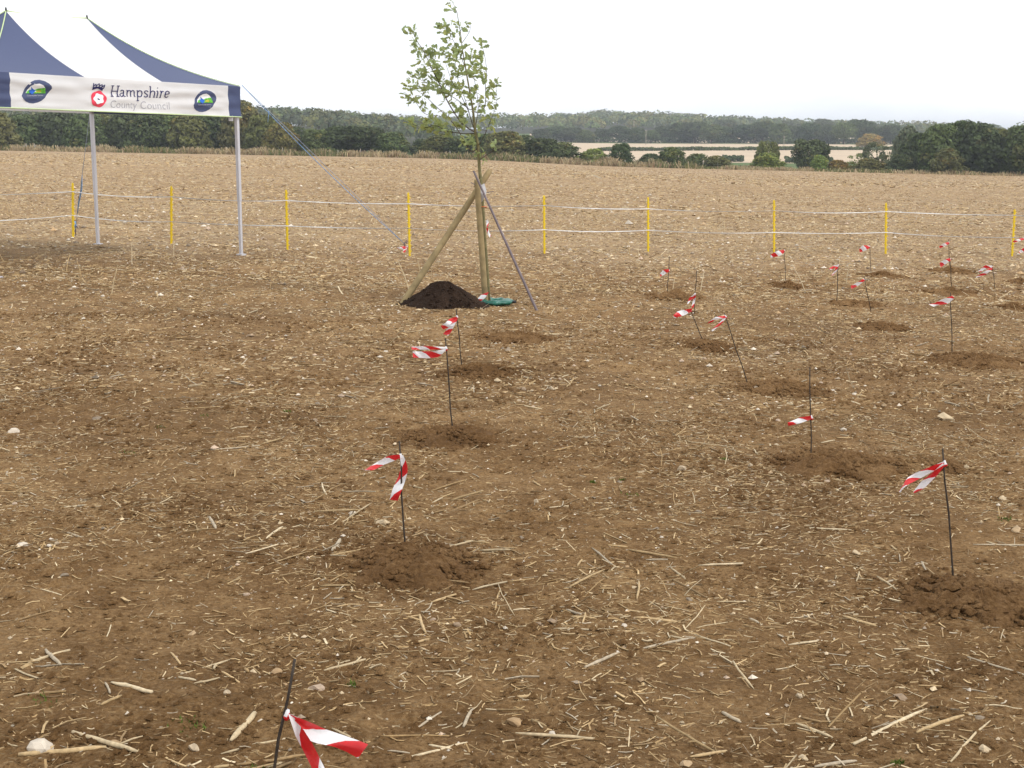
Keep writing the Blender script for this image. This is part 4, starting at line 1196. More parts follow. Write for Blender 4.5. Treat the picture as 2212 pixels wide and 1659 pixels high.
lumpy(5, 0.46, 0.42, 0.275, 650, 0.017, lambda q: np.clip(1 - q, 0, 1) ** 1.05 * (1 - 0.12 * (1 - q) ** 8), M_COMPOST, 'compost_heap', hp, 'steep heap of dark brown compost beside the sapling', 'compost heap', rough=0.22, edge_n=0.28, stray=1.30)

def water_ring():
    c = hit(1068, 657); c.z = ground(c.x, c.y)
    root = empty('watering_ring', c); tag(root, 'glossy dark green plastic watering ring lying round the sapling foot', 'watering bag')
    V, F = [], []; n, k = 48, 14
    for i in range(n):
        a = 2 * math.pi * i / n
        wob = 1 + 0.03 * math.sin(3 * a + 1) + 0.02 * math.sin(11 * a); tr = 0.046 * (1 + 0.10 * math.sin(7 * a) + 0.07 * math.sin(13 * a + 2))
        for j in range(k):
            b = 2 * math.pi * j / k
            rr_ = 0.125 * wob + math.cos(b) * tr * 1.15
            V.append((rr_ * math.cos(a) * 1.12, rr_ * math.sin(a), 0.030 + math.sin(b) * tr * 0.58 + 0.004 * math.sin(9 * a + 3 * b)))
    for i in range(n):
        for j in range(k):
            F.append((i * k + j, ((i + 1) % n) * k + j, ((i + 1) % n) * k + (j + 1) % k, i * k + (j + 1) % k))
    MB().add(V, F).build('bag', M_BAG, root, True)
    MB().tube([(0.19, -0.05, 0.035), (0.225, -0.06, 0.035)], 0.014, 8).build('cap', M_BLACK, root)
water_ring()

# ================================================================== TAPE FLAGS ON CANES
def resample(pts, n):
    P = [np.array(p, float) for p in pts]; d = [0]
    for a, b in zip(P[:-1], P[1:]): d.append(d[-1] + np.linalg.norm(b - a))
    out = []
    for k in range(n):
        s = d[-1] * k / (n - 1); i = min(len(P) - 2, max(0, int(np.searchsorted(d, s)) - 1))
        q = (s - d[i]) / max(1e-6, d[i + 1] - d[i]); out.append(P[i] + (P[i + 1] - P[i]) * q)
    return out

def tape_strip(m, A, B, Y, base, phase, amp, period=0.15, n=14, seed=0):
    A, B = resample(A, n), resample(B, n); r = random.Random(seed); f1, f2 = r.uniform(2, 4), r.uniform(0, 6)
    V, uv, F = [], [], []; u = 0; prev = None
    for i in range(n):
        q = i / (n - 1); bend = amp * (math.sin(f1 * q * 2 + f2) - math.sin(f2)) * q
        for j in range(4):
            t = j / 3; p = A[i] * (1 - t) + B[i] * t
            yy = Y - 0.012 + bend + amp * 0.5 * math.sin(t * 3.1 + q * 5 + f2) * min(1, 3 * q)
            w = at(p[0], p[1], yy)
            if j == 1:
                if prev is not None: u += (w - prev).length
                prev = w
            V.append(w - Vector(base)); uv.append((u / period + phase, t))
    for i in range(n - 1):
        for j in range(3):
            k = i * 4 + j; F.append((k, k + 1, k + 5, k + 4))
    m.add(V, F, uv)

fcount = [0]
def flag(base_px, top_px, knot_px, tails, label, group=None, r0=0.0042, amp=0.03, base=None, period=0.15):
    i = fcount[0]; fcount[0] += 1; r0 *= 0.76
    b = base or hit(*base_px); b.z = ground(b.x, b.y)
    t = at(top_px[0], top_px[1], b.y); ax = (t - b).normalized()
    root = empty('flag_cane', b)
    tag(root, label, 'marker flag', group)
    P = [b - ax * 0.08] + [b.lerp(t, q) + Vector((0.003 * math.sin(q * 9 + i), 0, 0)) for q in (0, .25, .5, .75)] + [t]
    MB().tube(rel(P, b), [r0 * 1.1, r0 * 1.1, r0, r0 * 1.05, r0 * 0.95, r0 * 0.9], 7).build('cane', M_CANE, root, True)
    for k, (A, B, ph, *own) in enumerate(tails):
        m = MB(); tape_strip(m, A, B, b.y, b, ph, amp, own[0] if own else period, seed=i * 5 + k); m.build('tape_tail', M_TAPE, root, True)
    kn = at(knot_px[0], knot_px[1], b.y) - b
    m = MB(); s = max(0.010, r0 * 2.4)
    m.tube([kn - ax * s * 1.3, kn - ax * s * 0.5 + Vector((0.002, -0.003, 0)), kn + ax * s * 0.2, kn + ax * s * 1.4], [r0 * 1.2, s, s * 0.75, r0 * 1.25], 8)
    m.uv = [(0.75 if z < kn.z + s * 0.3 else 0.1, 0) for (_, _, z) in m.v]
    m.build('knot', M_TAPE, root, True)
    return root

def conv(T, pts): return [T(*p) for p in pts]
T = zr(500, 1550, 3.687)
flag(None, (637, 1424), T(738, 720), [
    (conv(T, [(752, 715), (790, 830), (820, 920), (870, 1010), (990, 1250), (1020, 1330)]), conv(T, [(778, 715), (850, 750), (920, 880), (990, 1020), (1080, 1198), (1130, 1330)]), 0.12, 0.30),
    (conv(T, [(770, 712), (850, 748), (960, 790), (1075, 845), (1240, 900), (1370, 945), (1470, 985)]), conv(T, [(770, 735), (880, 840), (960, 965), (1060, 985), (1160, 1005), (1270, 1050), (1380, 1112)]), 0.46)],
    'large tape flag on a leaning dark cane in the stony foreground', r0=0.0052, amp=0.045, base=hit(572, 1770), period=0.19)
T = zr(800, 1050, 3.686)
flag(T(692, 1042), T(645, 100), T(655, 240), [
    (conv(T, [(650, 222), (600, 222), (540, 235), (440, 290), (330, 360)]), conv(T, [(655, 250), (600, 275), (510, 310), (410, 362), (340, 364)]), 0.55),
    (conv(T, [(650, 228), (660, 330), (640, 410), (585, 530), (558, 625)]), conv(T, [(680, 225), (715, 310), (722, 370), (690, 480), (630, 637)]), 0.08)],
    'tape flag with one hanging tail on a cane by a dug clod heap', r0=0.0050)
T = zr(950, 740, 4.365)
flag(T(676, 1362), T(600, 375), T(606, 485), [
    (conv(T, [(605, 468), (470, 462), (380, 455), (235, 465)]), conv(T, [(608, 492), (470, 495), (320, 495), (245, 497)]), 0.06),
    (conv(T, [(600, 492), (470, 512), (320, 515), (250, 515)]), conv(T, [(606, 503), (530, 575), (420, 588), (255, 580)]), 0.02)],
    'tape flag streaming level as two parallel tails on a tall cane', r0=0.0055)
flag(T(776, 672), T(715, 65), T(722, 150), [
    (conv(T, [(720, 140), (640, 170), (600, 210), (550, 245)]), conv(T, [(725, 175), (690, 235), (630, 262), (575, 280)]), 0.48),
    (conv(T, [(718, 160), (640, 240), (605, 290), (575, 330)]), conv(T, [(728, 180), (690, 250), (660, 310), (630, 345)]), 0.62)],
    'short bunched tape flag on a cane in front of the compost heap', r0=0.0055)
T = zr(2100, 1050, 3.3175)
flag(T(757, 1200), T(668, 150), T(683, 272), [
    (conv(T, [(672, 255), (560, 300), (430, 355), (370, 395), (358, 430), (312, 500)]), conv(T, [(680, 285), (545, 360), (440, 415), (380, 445), (350, 470), (326, 506)]), 0.42),
    (conv(T, [(668, 268), (590, 340), (500, 410), (430, 500)]), conv(T, [(690, 285), (620, 370), (520, 470), (440, 512)]), 0.30)],
    'split tape flag on a cane before a broad fresh clod heap', r0=0.0050)
T = zr(1750, 840, 2.949)
flag(T(680, 838), T(670, 165), T(680, 530), [(conv(T, [(678, 515), (600, 528), (510, 565)]), conv(T, [(682, 540), (600, 570), (515, 590)]), 0.55)],
    'single tape tail tied halfway down a tall bare cane', r0=0.0045)
T = zr(1580, 600, 4.607)
flag(T(1130, 1545), T(868, 760), T(880, 800), [
    (conv(T, [(875, 785), (760, 803), (700, 850), (672, 880)]), conv(T, [(880, 812), (760, 835), (730, 860), (690, 872)]), 0.58),
    (conv(T, [(868, 800), (800, 880), (715, 950)]), conv(T, [(886, 815), (830, 885), (738, 962)]), 0.1)],
    'forked tape flag on a strongly leaning thin cane', r0=0.0048)
flag(T(525, 770), T(556, 280), T(538, 545), [
    (conv(T, [(535, 535), (470, 590), (450, 650)]), conv(T, [(545, 555), (505, 600), (458, 660)]), 0.1),
    (conv(T, [(525, 555), (512, 620), (498, 695)]), conv(T, [(548, 565), (535, 640), (522, 698)]), 0.6)],
    'hanging tape flag on an upright cane behind a leaning flag', r0=0.0050)
flag(T(650, 1122), T(478, 712), T(488, 730), [(conv(T, [(512, 703), (400, 722), (340, 738), (295, 780)]), conv(T, [(492, 742), (420, 782), (350, 802), (303, 815)]), 0.55)],
    'wide streaming tape flag on a leaning cane below the hanging flag', r0=0.0048)
flag(T(228, 515), T(250, 120), T(245, 280), [(conv(T, [(246, 262), (180, 268), (148, 310)]), conv(T, [(243, 292), (190, 328), (143, 347)]), 0.5)],
    'small tape flag furthest toward the tripod among the right hand canes', r0=0.0050)
T = zr(1500, 440, 2.212)
flag(T(926, 545), T(916, 372), T(917, 380), [(conv(T, [(917, 375), (880, 381), (845, 400)]), conv(T, [(916, 392), (890, 410), (842, 418)]), 0.55)],
    'tape flag at the foot of the yellow stake before a small mound', r0=0.005)
T = zr(2000, 560, 4.424)
GF = 'small far tape flags before the fence'; LFAR = 'small red and white tape flag on a thin cane before the fence'
flag(T(190, 785), T(206, 335), T(204, 392), [(conv(T, [(206, 378), (150, 393), (106, 425)]), conv(T, [(206, 402), (160, 417), (128, 442)]), 0.1),
    (conv(T, [(182, 400), (165, 450), (128, 502)]), conv(T, [(204, 405), (192, 450), (150, 492)]), 0.55)], LFAR, GF, r0=0.0055)
flag(T(560, 880), T(486, 515), T(482, 545), [(conv(T, [(478, 535), (410, 572), (340, 612)]), conv(T, [(488, 558), (430, 602), (352, 644)]), 0.58)], LFAR, GF, r0=0.005)
flag(T(560, 478), T(545, 160), T(545, 185), [(conv(T, [(547, 176), (470, 172), (432, 210)]), conv(T, [(545, 200), (500, 228), (438, 250)]), 0.35)], LFAR, GF, r0=0.005)
flag(T(1408, 420), T(1396, 110), T(1400, 143), [(conv(T, [(1400, 132), (1340, 153), (1297, 182)]), conv(T, [(1402, 157), (1350, 187), (1303, 204)]), 0.45)], LFAR, GF, r0=0.0055)
flag(T(1430, 640), T(1412, 300), T(1414, 322), [(conv(T, [(1412, 308), (1350, 328), (1300, 362)]), conv(T, [(1418, 340), (1370, 372), (1312, 410)]), 0.55)], LFAR, GF, r0=0.0055)
flag(T(1900, 640), T(1868, 380), T(1867, 405), [(conv(T, [(1868, 392), (1790, 388), (1716, 452)]), conv(T, [(1866, 414), (1800, 424), (1740, 460)]), 0.1),
    (conv(T, [(1855, 412), (1780, 458), (1688, 518)]), conv(T, [(1876, 428), (1800, 488), (1700, 520)]), 0.55)], 'double tailed tape flag between the last two yellow stakes', r0=0.005)
flag(T(1438, 1335), T(1418, 685), T(1440, 735), [(conv(T, [(1440, 716), (1320, 758), (1240, 800), (1180, 808)]), conv(T, [(1460, 745), (1390, 803), (1280, 818), (1236, 836)]), 0.70)],
    'tape flag with ragged end on a tall cane before a wide clod heap', r0=0.005)
flag(T(2232, 330), T(2222, 60), T(2220, 98), [(conv(T, [(2220, 86), (2150, 104), (2093, 126)]), conv(T, [(2222, 106), (2170, 127), (2096, 144)]), 0.3)],
    'tape flag crossing the last yellow stake', r0=0.005)
flag(T(2262, 430), T(2250, 180), T(2250, 205), [(conv(T, [(2250, 192), (2200, 205), (2160, 235)]), conv(T, [(2252, 220), (2210, 245), (2158, 256)]), 0.2)],
    'tape flag just beyond the last yellow stake', r0=0.005)

def loose_tape(name, strips, Y, base, label):
    m = MB()
    for k, (A, B, ph) in enumerate(strips): tape_strip(m, A, B, Y, base, ph, 0.02, seed=90 + k)
    return tag(m.build(name, M_TAPE, None, True, base), label, 'tape')
T = zr(960, 680, 5.821)
loose_tape('warning_tape', [(conv(T, [(1360, 190), (1260, 225), (1180, 300), (1115, 375)]), conv(T, [(1340, 225), (1300, 285), (1230, 330), (1190, 365)]), 0.6)], Y0 - 0.17, at(1058, 640, Y0 - 0.17), 'red and white tape tied low on the upright stake over compost')
T = zr(1120, 400, 8.29)
loose_tape('warning_tape', [(conv(T, [(555, 1290), (570, 1380), (620, 1490)]), conv(T, [(590, 1290), (620, 1390), (660, 1465)]), 0.6),
                            (conv(T, [(545, 1150), (550, 1200), (570, 1270)]), conv(T, [(590, 1125), (610, 1200), (590, 1280)]), 0.0)], Y0 - 0.03, at(1050, 480, Y0 - 0.03), 'small red and white tape strip tied to the sapling stem')
tag(MB().tube([Vector((-0.05, -0.03, 0)), Vector((0, -0.045, 0.005)), Vector((0.03, -0.02, 0.0))], 0.006, 6).build('orange_tie', simple('orange_tie', (0.55, 0.16, 0.05)), None, True, at(1046, 447, Y0 - 0.06)),
    'orange plastic tie round stem and upright stake', 'tie')
T = zr(900, 380, 3.95)
loose_tape('warning_tape', [(conv(T, [(378, 868), (330, 875), (275, 885)]), conv(T, [(378, 895), (330, 905), (280, 895)]), 0.3), (conv(T, [(350, 880), (335, 910), (330, 940)]), conv(T, [(372, 890), (358, 915), (350, 945)]), 0.05)],
           pegA.y - 0.03, pegA + Vector((0, -0.03, 0.1)), 'red and white tape scrap tied to the guy rope peg')

# ================================================================== FRESHLY DUG CLOD HEAPS
HEAPS = [(905, 1222, 340, 105, 'broad heap of fresh brown clods below the cane with hanging tail'), (972, 945, 235, 62, 'low heap of fresh clods at the foot of the level streaming flag'),
         (1035, 806, 175, 38, 'low heap of clods behind the level streaming flag'), (1115, 731, 190, 26, 'faint low heap of dug soil right of the compost heap'),
         (2125, 1300, 400, 120, 'largest heap of fresh brown clods beside the split tape flag'), (1820, 1005, 330, 70, 'wide clod heap at the foot of the tall bare cane'),
         (2042, 1008, 95, 40, 'small outlying clod heap behind the split tape flag'), (1690, 842, 215, 40, 'clod heap at the foot of the strongly leaning cane'),
         (1532, 750, 115, 32, 'small dark clod heap under the wide streaming flag'), (2115, 780, 235, 34, 'wide low clod heap at the foot of the ragged tape flag')]
heap_xy = []
for k, (px, py, wpx, hpx, lb) in enumerate(HEAPS):
    c = hit(px, py); f, b = hit(px, py + hpx / 2), hit(px, py - hpx / 2)
    c.z = ground(c.x, c.y); rx = wpx / FPX * c.y / 2 * 1.05; ry = min((b.y - f.y) / 2, rx * 1.6)
    heap_xy.append((c.x, c.y, rx, ry))
    nclod = int(min(850, 180 + 2400 * rx * ry * 3))
    lumpy(100 + k, rx, ry, 0.026 + 0.045 * min(rx, 0.4), nclod, 0.021, lambda q: (1 - q * q) ** 1.7, M_DUG, 'soil_heap', c, lb, 'soil heap', 'freshly dug clod heaps', rough=1.1, edge_n=0.55, stray=1.55)
FARH = [(1905, 709, 130, 24), (1702, 618, 90, 14), (1458, 643, 150, 20), (1850, 658, 130, 14), (1908, 597, 130, 12), (2050, 634, 150, 14), (2190, 666, 90, 16), (2205, 610, 60, 10), (2060, 588, 120, 10)]
for k, (px, py, wpx, hpx) in enumerate(FARH):
    c = hit(px, py); f, b = hit(px, py + hpx / 2), hit(px, py - hpx / 2)
    c.z = ground(c.x, c.y); rx = wpx / FPX * c.y / 2; ry = min((b.y - f.y) / 2, rx * 1.2)
    lumpy(200 + k, rx, ry, 0.055, 160, 0.026, lambda q: (1 - q * q) ** 1.2 * (0.75 + 0.25 * np.cos(q * 7)), M_DUG, 'soil_heap', c, 'far low mound of dug soil among the small tape flags', 'soil heap', 'far dug soil mounds', rough=1.1, edge_n=0.5, stray=1.4)

# ================================================================== STRAW, STALKS, STONES
PAL = np.array([(0.44, 0.325, 0.19), (0.36, 0.26, 0.145), (0.30, 0.205, 0.105), (0.46, 0.375, 0.26), (0.54, 0.455, 0.335), (0.25, 0.17, 0.09), (0.38, 0.325, 0.26), (0.20, 0.135, 0.07)]) * np.array([1.06, 1.01, 0.88])
PW = np.array([.20, .20, .16, .12, .07, .12, .08, .05])

def scatter(n, y0, y1, wide=0.47, seed=0, power=1.0):
    """points spread over the ground between two distances, more or less even per square metre"""
    r = np.random.default_rng(seed)
    y = np.sqrt(r.uniform(y0 ** 2, y1 ** 2, n)) if power == 1 else r.uniform(y0, y1, n) if power == 0.5 else np.exp(r.uniform(math.log(y0), math.log(y1), n))
    x = r.uniform(-1, 1, n) * (wide * y + (1.3 if y1 < 10 else 0.9))
    return r, x, y

def straw_sticks(name, n, y0, y1, ln, wd, label, seed, thr=-0.25, power=1.0, sides=3, upz=0.66, pw=None):
    r, x, y = scatter(n, y0, y1, seed=seed, power=power)
    clump = fbm(x * 0.9, y * 0.9, 3, 21)
    keep = r.random(n) < np.clip(0.62 + 1.3 * (clump - thr - 0.25), 0.22 if y1 < 9.5 else 0.38, 1.0)
    if y0 < 12:
        for hx, hy, hrx, hry in heap_xy:
            q = ((x - hx) / hrx) ** 2 + ((y - hy) / hry) ** 2
            keep &= (q > 0.75) | (r.random(len(x)) < 0.38)
    x, y = x[keep], y[keep]; n = len(x)
    L = np.exp(r.normal(math.log(ln), 0.5, n)).clip(ln * 0.3, ln * 3.2); w = wd * np.exp(r.normal(0, 0.35, n))
    a = r.normal(0, 1.0, n) + np.where(r.random(n) < 0.35, r.uniform(0, math.pi, n), 0)
    tilt = np.where(r.random(n) < 0.12, r.uniform(0.1, 0.7, n), np.abs(r.normal(0, 0.06, n))) * r.choice([-1, 1], n)
    bend = r.normal(0, 0.10, n)
    fine = y1 < 40
    zc = gz(x, y) + micro(x, y, fine)
    pts = []
    for q in (-0.5, 0.0, 0.5):
        px = x + np.cos(a) * L * q - np.sin(a) * L * bend * (0.25 - q * q) * 2
        py = y + np.sin(a) * L * q + np.cos(a) * L * bend * (0.25 - q * q) * 2
        zg = gz(px, py) + micro(px, py, fine)
        pz = np.maximum(0.5 * zg + 0.5 * zc, zg) + w * 0.15 + np.abs(np.sin(tilt)) * L * 0.5 + np.sin(tilt) * L * q
        pts.append(np.stack([px, py, pz], 1))
    nrm = np.stack([-np.sin(a), np.cos(a), np.zeros(n)], 1)
    V = []
    if sides == 3:
        for i, p in enumerate(pts):
            for k in range(3):
                b = 2 * math.pi * k / 3 + 0.5
                V.append(p + nrm * (np.cos(b) * w * 0.5)[:, None] + np.array([0, 0, 1.0]) * (math.sin(b) * w * 0.5)[:, None])
        V = np.stack(V, 1).reshape(-1, 3)
        f = np.array([(i * 3 + k, i * 3 + (k + 1) % 3, i * 3 + 3 + (k + 1) % 3, i * 3 + 3 + k) for i in range(2) for k in range(3)])
        per = 9
    else:
        for p in pts:
            up = np.stack([nrm[:, 0] * 0.75, nrm[:, 1] * 0.75, np.full(n, upz)], 1)
            V += [p - up * (w * 0.5)[:, None], p + up * (w * 0.5)[:, None]]
        V = np.stack(V, 1).reshape(-1, 3)
        f = np.array([(0, 1, 3, 2), (2, 3, 5, 4)]); per = 6
    F = (np.arange(n)[:, None, None] * per + f[None]).reshape(-1, 4)
    c = PAL[r.choice(len(PAL), n, p=PW if pw is None else pw)] * r.uniform(0.75, 1.2, n)[:, None]
    me = npmesh(name, V, F, M_STRAW, col=np.repeat(c, per, 0))
    return tag(link(name, me), label, 'straw', kind='stuff')
PWF = np.array([.10, .15, .21, .06, .04, .23, .06, .15])
straw_sticks('fine_straw', 96000, 2.6, 9.0, 0.019, 0.0028, 'fine chopped straw scattered over the near soil', 301, sides=2, upz=0.5, pw=PWF)
straw_sticks('chopped_straw', 14000, 2.6, 9.0, 0.042, 0.0048, 'chopped straw pieces littering the near soil', 302)
straw_sticks('chopped_straw', 92000, 9.0, 17.0, 0.029, 0.0048, 'chopped straw littering the planting ground', 303, sides=2, pw=PWF)
straw_sticks('chopped_straw', 8000, 9.0, 19.0, 0.070, 0.0070, 'longer straw pieces littering the planting ground', 304)
straw_sticks('stubble_litter', 95000, 16.0, 34.0, 0.045, 0.0080, 'thick straw litter around the yellow fence', 305, sides=2, thr=-0.55)
straw_sticks('stubble_litter', 78000, 34.0, 90.0, 0.075, 0.014, 'straw litter over the middle of the stubble field', 306, sides=2, thr=-0.4, power=0, upz=0.8)
straw_sticks('stubble_litter', 60000, 90.0, 226.0, 0.16, 0.036, 'short stubble over the far end of the field', 307, sides=2, thr=-0.2, upz=1.0)

# thick broken stalks, one by one
def stalk_mesh(k):
    r = random.Random(900 + k); n = 6
    P, rad = [], []
    for i in range(n + 1):
        q = i / n - 0.5
        P.append((q, 0.016 * math.sin(q * 4 + k) * r.uniform(0.4, 1.3), 0.02 * r.uniform(-1, 1)))
        rad.append((1.0 if 0 < i < n else r.uniform(0.35, 1.0)) * (1 + (0.2 if i in (2, 4) and k % 3 == 0 else 0) + r.uniform(-0.12, 0.12)))
    return P, rad
def stalk(x, y, L, w, a, seed, label, group, col, tilt=0.0):
    r = random.Random(seed); P, rad = stalk_mesh(seed % 9)
    m = MB(); ca, sa = math.cos(a), math.sin(a)
    z0 = float(gz(x, y))
    pts = []
    for (px, py, pz) in P:
        wx, wy = px * L * ca - py * L * sa, px * L * sa + py * L * ca
        zg = float(gz(x + wx, y + wy) + micro(np.array([x + wx]), np.array([y + wy]))[0])
        pts.append((wx, wy, zg - z0 + w * 0.25 + (px + 0.5) * L * math.sin(tilt)))
    z_a, z_b = pts[0][2], pts[-1][2]
    pts = [(p[0], p[1], 0.82 * (z_a + (z_b - z_a) * i / (len(pts) - 1)) + 0.18 * p[2]) for i, p in enumerate(pts)]
    m.tube(pts, [w * 0.5 * q for q in rad], 6, jitter=0.06)
    if r.random() < 0.3:
        i = r.choice((2, 4)); b = Vector(pts[i]); d = Vector((ca * 0.5 - sa, sa * 0.5 + ca, 0.25)).normalized() * L * r.uniform(0.12, 0.3)
        m.tube([b, b + d * 0.6, b + d + Vector((0, 0, -0.005))], [w * 0.3, w * 0.22, w * 0.12], 5)
    me = m.mesh('dry_stalk', M_STRAW, True)
    c = np.ones((len(me.vertices), 4), np.float32); c[:, :3] = col
    at_ = me.attributes.new('col', 'FLOAT_COLOR', 'POINT'); at_.data.foreach_set('color', c.ravel())
    return tag(link('dry_stalk', me, None, (x, y, z0)), stalk_label(x, y, L, col), 'stalk', group)
rs = random.Random(55)
MARKS = [(hit(600, 1620), 'the large foreground flag'), (hit(872, 1178), 'the cane with the hanging tail'), (hit(977, 930), 'the level streaming flag'),
         (hit(2060, 1245), 'the split tape flag'), (hit(1752, 980), 'the tall bare cane'), (hit(1400, 1500), 'no flag')]
def near_what(x, y):
    k = min(MARKS, key=lambda m: (m[0].x - x) ** 2 + (m[0].y - y) ** 2)[1]
    return 'on the open soil away from every flag' if k == 'no flag' else 'on the soil nearest ' + k
def stalk_label(x, y, L, col):
    v = sum(col) / 3; sat = col[0] - col[2]
    c = 'dark brown' if v < 0.17 else 'grey' if sat < 0.14 else 'whitish' if v > 0.40 else 'brown' if v < 0.24 else 'tan'
    return '%s %s broken stalk %s' % ('short' if L < 0.10 else 'long' if L > 0.2 else 'hand long', c, near_what(x, y))
def stalk_px(x0, y0, x1, y1, wpx, col=None):
    a, b = hit(x0, y0), hit(x1, y1); c = (a + b) / 2; d = b - a
    w = wpx / FPX * c.y
    stalk(c.x, c.y, d.length, w, math.atan2(d.y, d.x), rs.randint(0, 9999), LST, GST, col or tuple(PAL[rs.choice((0, 3, 4, 6))]))
LST, GST = 'thick pale broken stalk lying on the near soil', 'thick broken stalks on the near soil'
for s in [(500, 1603, 550, 1545, 13), (1405, 1820, 1880, 1, 0)][:1] + [(1840, 1600, 2005, 1530, 8), (160, 1590, 300, 1640, 11), (40, 1640, 230, 1622, 12), (1000, 1567, 1022, 1525, 8), (1262, 1450, 1340, 1420, 7),
          (1620, 1335, 1640, 1345, 6), (735, 1170, 718, 1195, 9), (1820, 1330, 1892, 1352, 6), (1370, 1340, 1470, 1347, 7), (1490, 1640, 1570, 1622, 8), (1390, 1410, 1500, 1380, 6),
          (1980, 1585, 2080, 1545, 9), (1720, 1560, 1800, 1588, 7), (1760, 1655, 1850, 1640, 8), (2050, 1650, 2140, 1560, 6), (1560, 1540, 1600, 1560, 8), (880, 1640, 1010, 1600, 6),
          (920, 1375, 905, 1330, 7), (455, 1120, 465, 1150, 7), (575, 1170, 610, 1145, 5), (700, 1445, 790, 1430, 6), (100, 1410, 130, 1445, 8), (60, 1440, 150, 1405, 7), (240, 1480, 330, 1500, 9)]:
    stalk_px(*s)
piles = []
for k in range(24):
    y = 2.9 + 5.5 * rs.random() ** 1.2; piles.append((rs.uniform(-1, 1) * (0.38 * y), y))
for k in range(235):
    if rs.random() < 0.55:
        qx, qy = piles[k % len(piles)]; y = max(2.7, qy + rs.gauss(0, 0.13)); x = qx + rs.gauss(0, 0.17)
    else:
        y = 2.7 + 6.3 * rs.random() ** 1.25; x = rs.uniform(-1, 1) * (0.40 * y + 0.15)
    L = rs.choice((0.06, 0.08, 0.10, 0.12, 0.16, 0.24)) * rs.uniform(0.7, 1.25); w = rs.uniform(0.0038, 0.0095)
    a = rs.gauss(0, 0.75) if rs.random() < 0.7 else rs.uniform(0, math.pi)
    c = PAL[rs.choice((0, 1, 2, 3, 4, 5, 6, 0, 1))] * rs.uniform(0.75, 1.1)
    stalk(x, y, L, w, a, 1000 + k, LST, GST, tuple(c), tilt=rs.choice((0, 0, 0, 0.06, 0.15)))

# standing stubble stalks around and beyond the fence
for k in range(150):
    px = rs.uniform(-40, 2260); py = rs.choice((rs.uniform(440, 520), rs.uniform(400, 470), rs.uniform(460, 640)))
    p = hit(px, py); p.z = ground(p.x, p.y)
    h = rs.uniform(0.10, 0.34); ln = rs.gauss(0, 0.35); l2 = rs.gauss(0, 0.25)
    m = MB(); w = rs.uniform(0.004, 0.0075)
    m.tube([(0, 0, -0.03), (ln * h * 0.45, l2 * h * 0.4, h * 0.5), (ln * h, l2 * h, h)], [w, w * 0.9, w * 0.7], 5)
    me = m.mesh('standing_stalk', M_STRAW)
    c = np.ones((len(me.vertices), 4), np.float32); c[:, :3] = PAL[rs.choice((0, 3, 4))]
    me.attributes.new('col', 'FLOAT_COLOR', 'POINT').data.foreach_set('color', c.ravel())
    tag(link('standing_stalk', me, None, p), 'thin dry stalk still standing upright in the stubble', 'stalk', 'standing stubble stalks')

# stones
def stone_mesh(k, col):
    r = np.random.default_rng(600 + k)
    import bmesh
    bm = bmesh.new(); bmesh.ops.create_icosphere(bm, subdivisions=2, radius=1.0)
    ax = np.array([r.uniform(0.85, 1.25), r.uniform(0.7, 1.0), r.uniform(0.5, 0.8)])
    pl = r.normal(size=(11, 3)); pl /= np.linalg.norm(pl, axis=1)[:, None]; dist = r.uniform(0.42, 0.85, 11)
    for v in bm.verts:
        p = np.array(v.co)
        for q, d in zip(pl, dist):
            e = p @ q
            if e > d: p = p - q * (e - d)
        p = p * (1 + 0.05 * r.normal())
        v.co = p * ax
    me = bpy.data.meshes.new('flint_stone'); bm.to_mesh(me); bm.free()
    n = len(me.vertices)
    c = np.ones((n, 4), np.float32); c[:, :3] = np.array(col) * r.uniform(0.75, 1.15, (n, 1))
    me.attributes.new('col', 'FLOAT_COLOR', 'POINT').data.foreach_set('color', c.ravel())
    me.materials.append(M_STONE)
    return me
SCOL = [(0.46, 0.36, 0.24), (0.40, 0.28, 0.16), (0.58, 0.50, 0.40), (0.27, 0.19, 0.12), (0.38, 0.25, 0.13), (0.52, 0.40, 0.25), (0.24, 0.185, 0.13), (0.42, 0.31, 0.22)]
SM = [stone_mesh(k, SCOL[k]) for k in range(8)]
def stone(x, y, s, k, label, group=None, flat=1.0):
    o = link('flint_stone', SM[k % 8], None, (x, y, float(gz(x, y) + micro(np.array([x]), np.array([y]))[0]) + s * 0.05))
    o.scale = (s, s, s * flat); o.rotation_euler = (rs.uniform(-0.3, 0.3), rs.uniform(-0.3, 0.3), rs.uniform(0, 6.28))
    if label == LSN:
        cw = ('buff', 'ochre', 'white', 'dark brown', 'rusty brown', 'cream', 'grey brown', 'pinkish brown')[k % 8]
        label = '%s %s flint stone %s' % ('large' if s > 0.026 else 'small' if s < 0.014 else 'middling', cw, near_what(o.location.x, o.location.y))
    return tag(o, label, 'stone', group)
LSN, GSN = 'pale flint stone lying on the bare soil', 'loose flint stones on the soil'
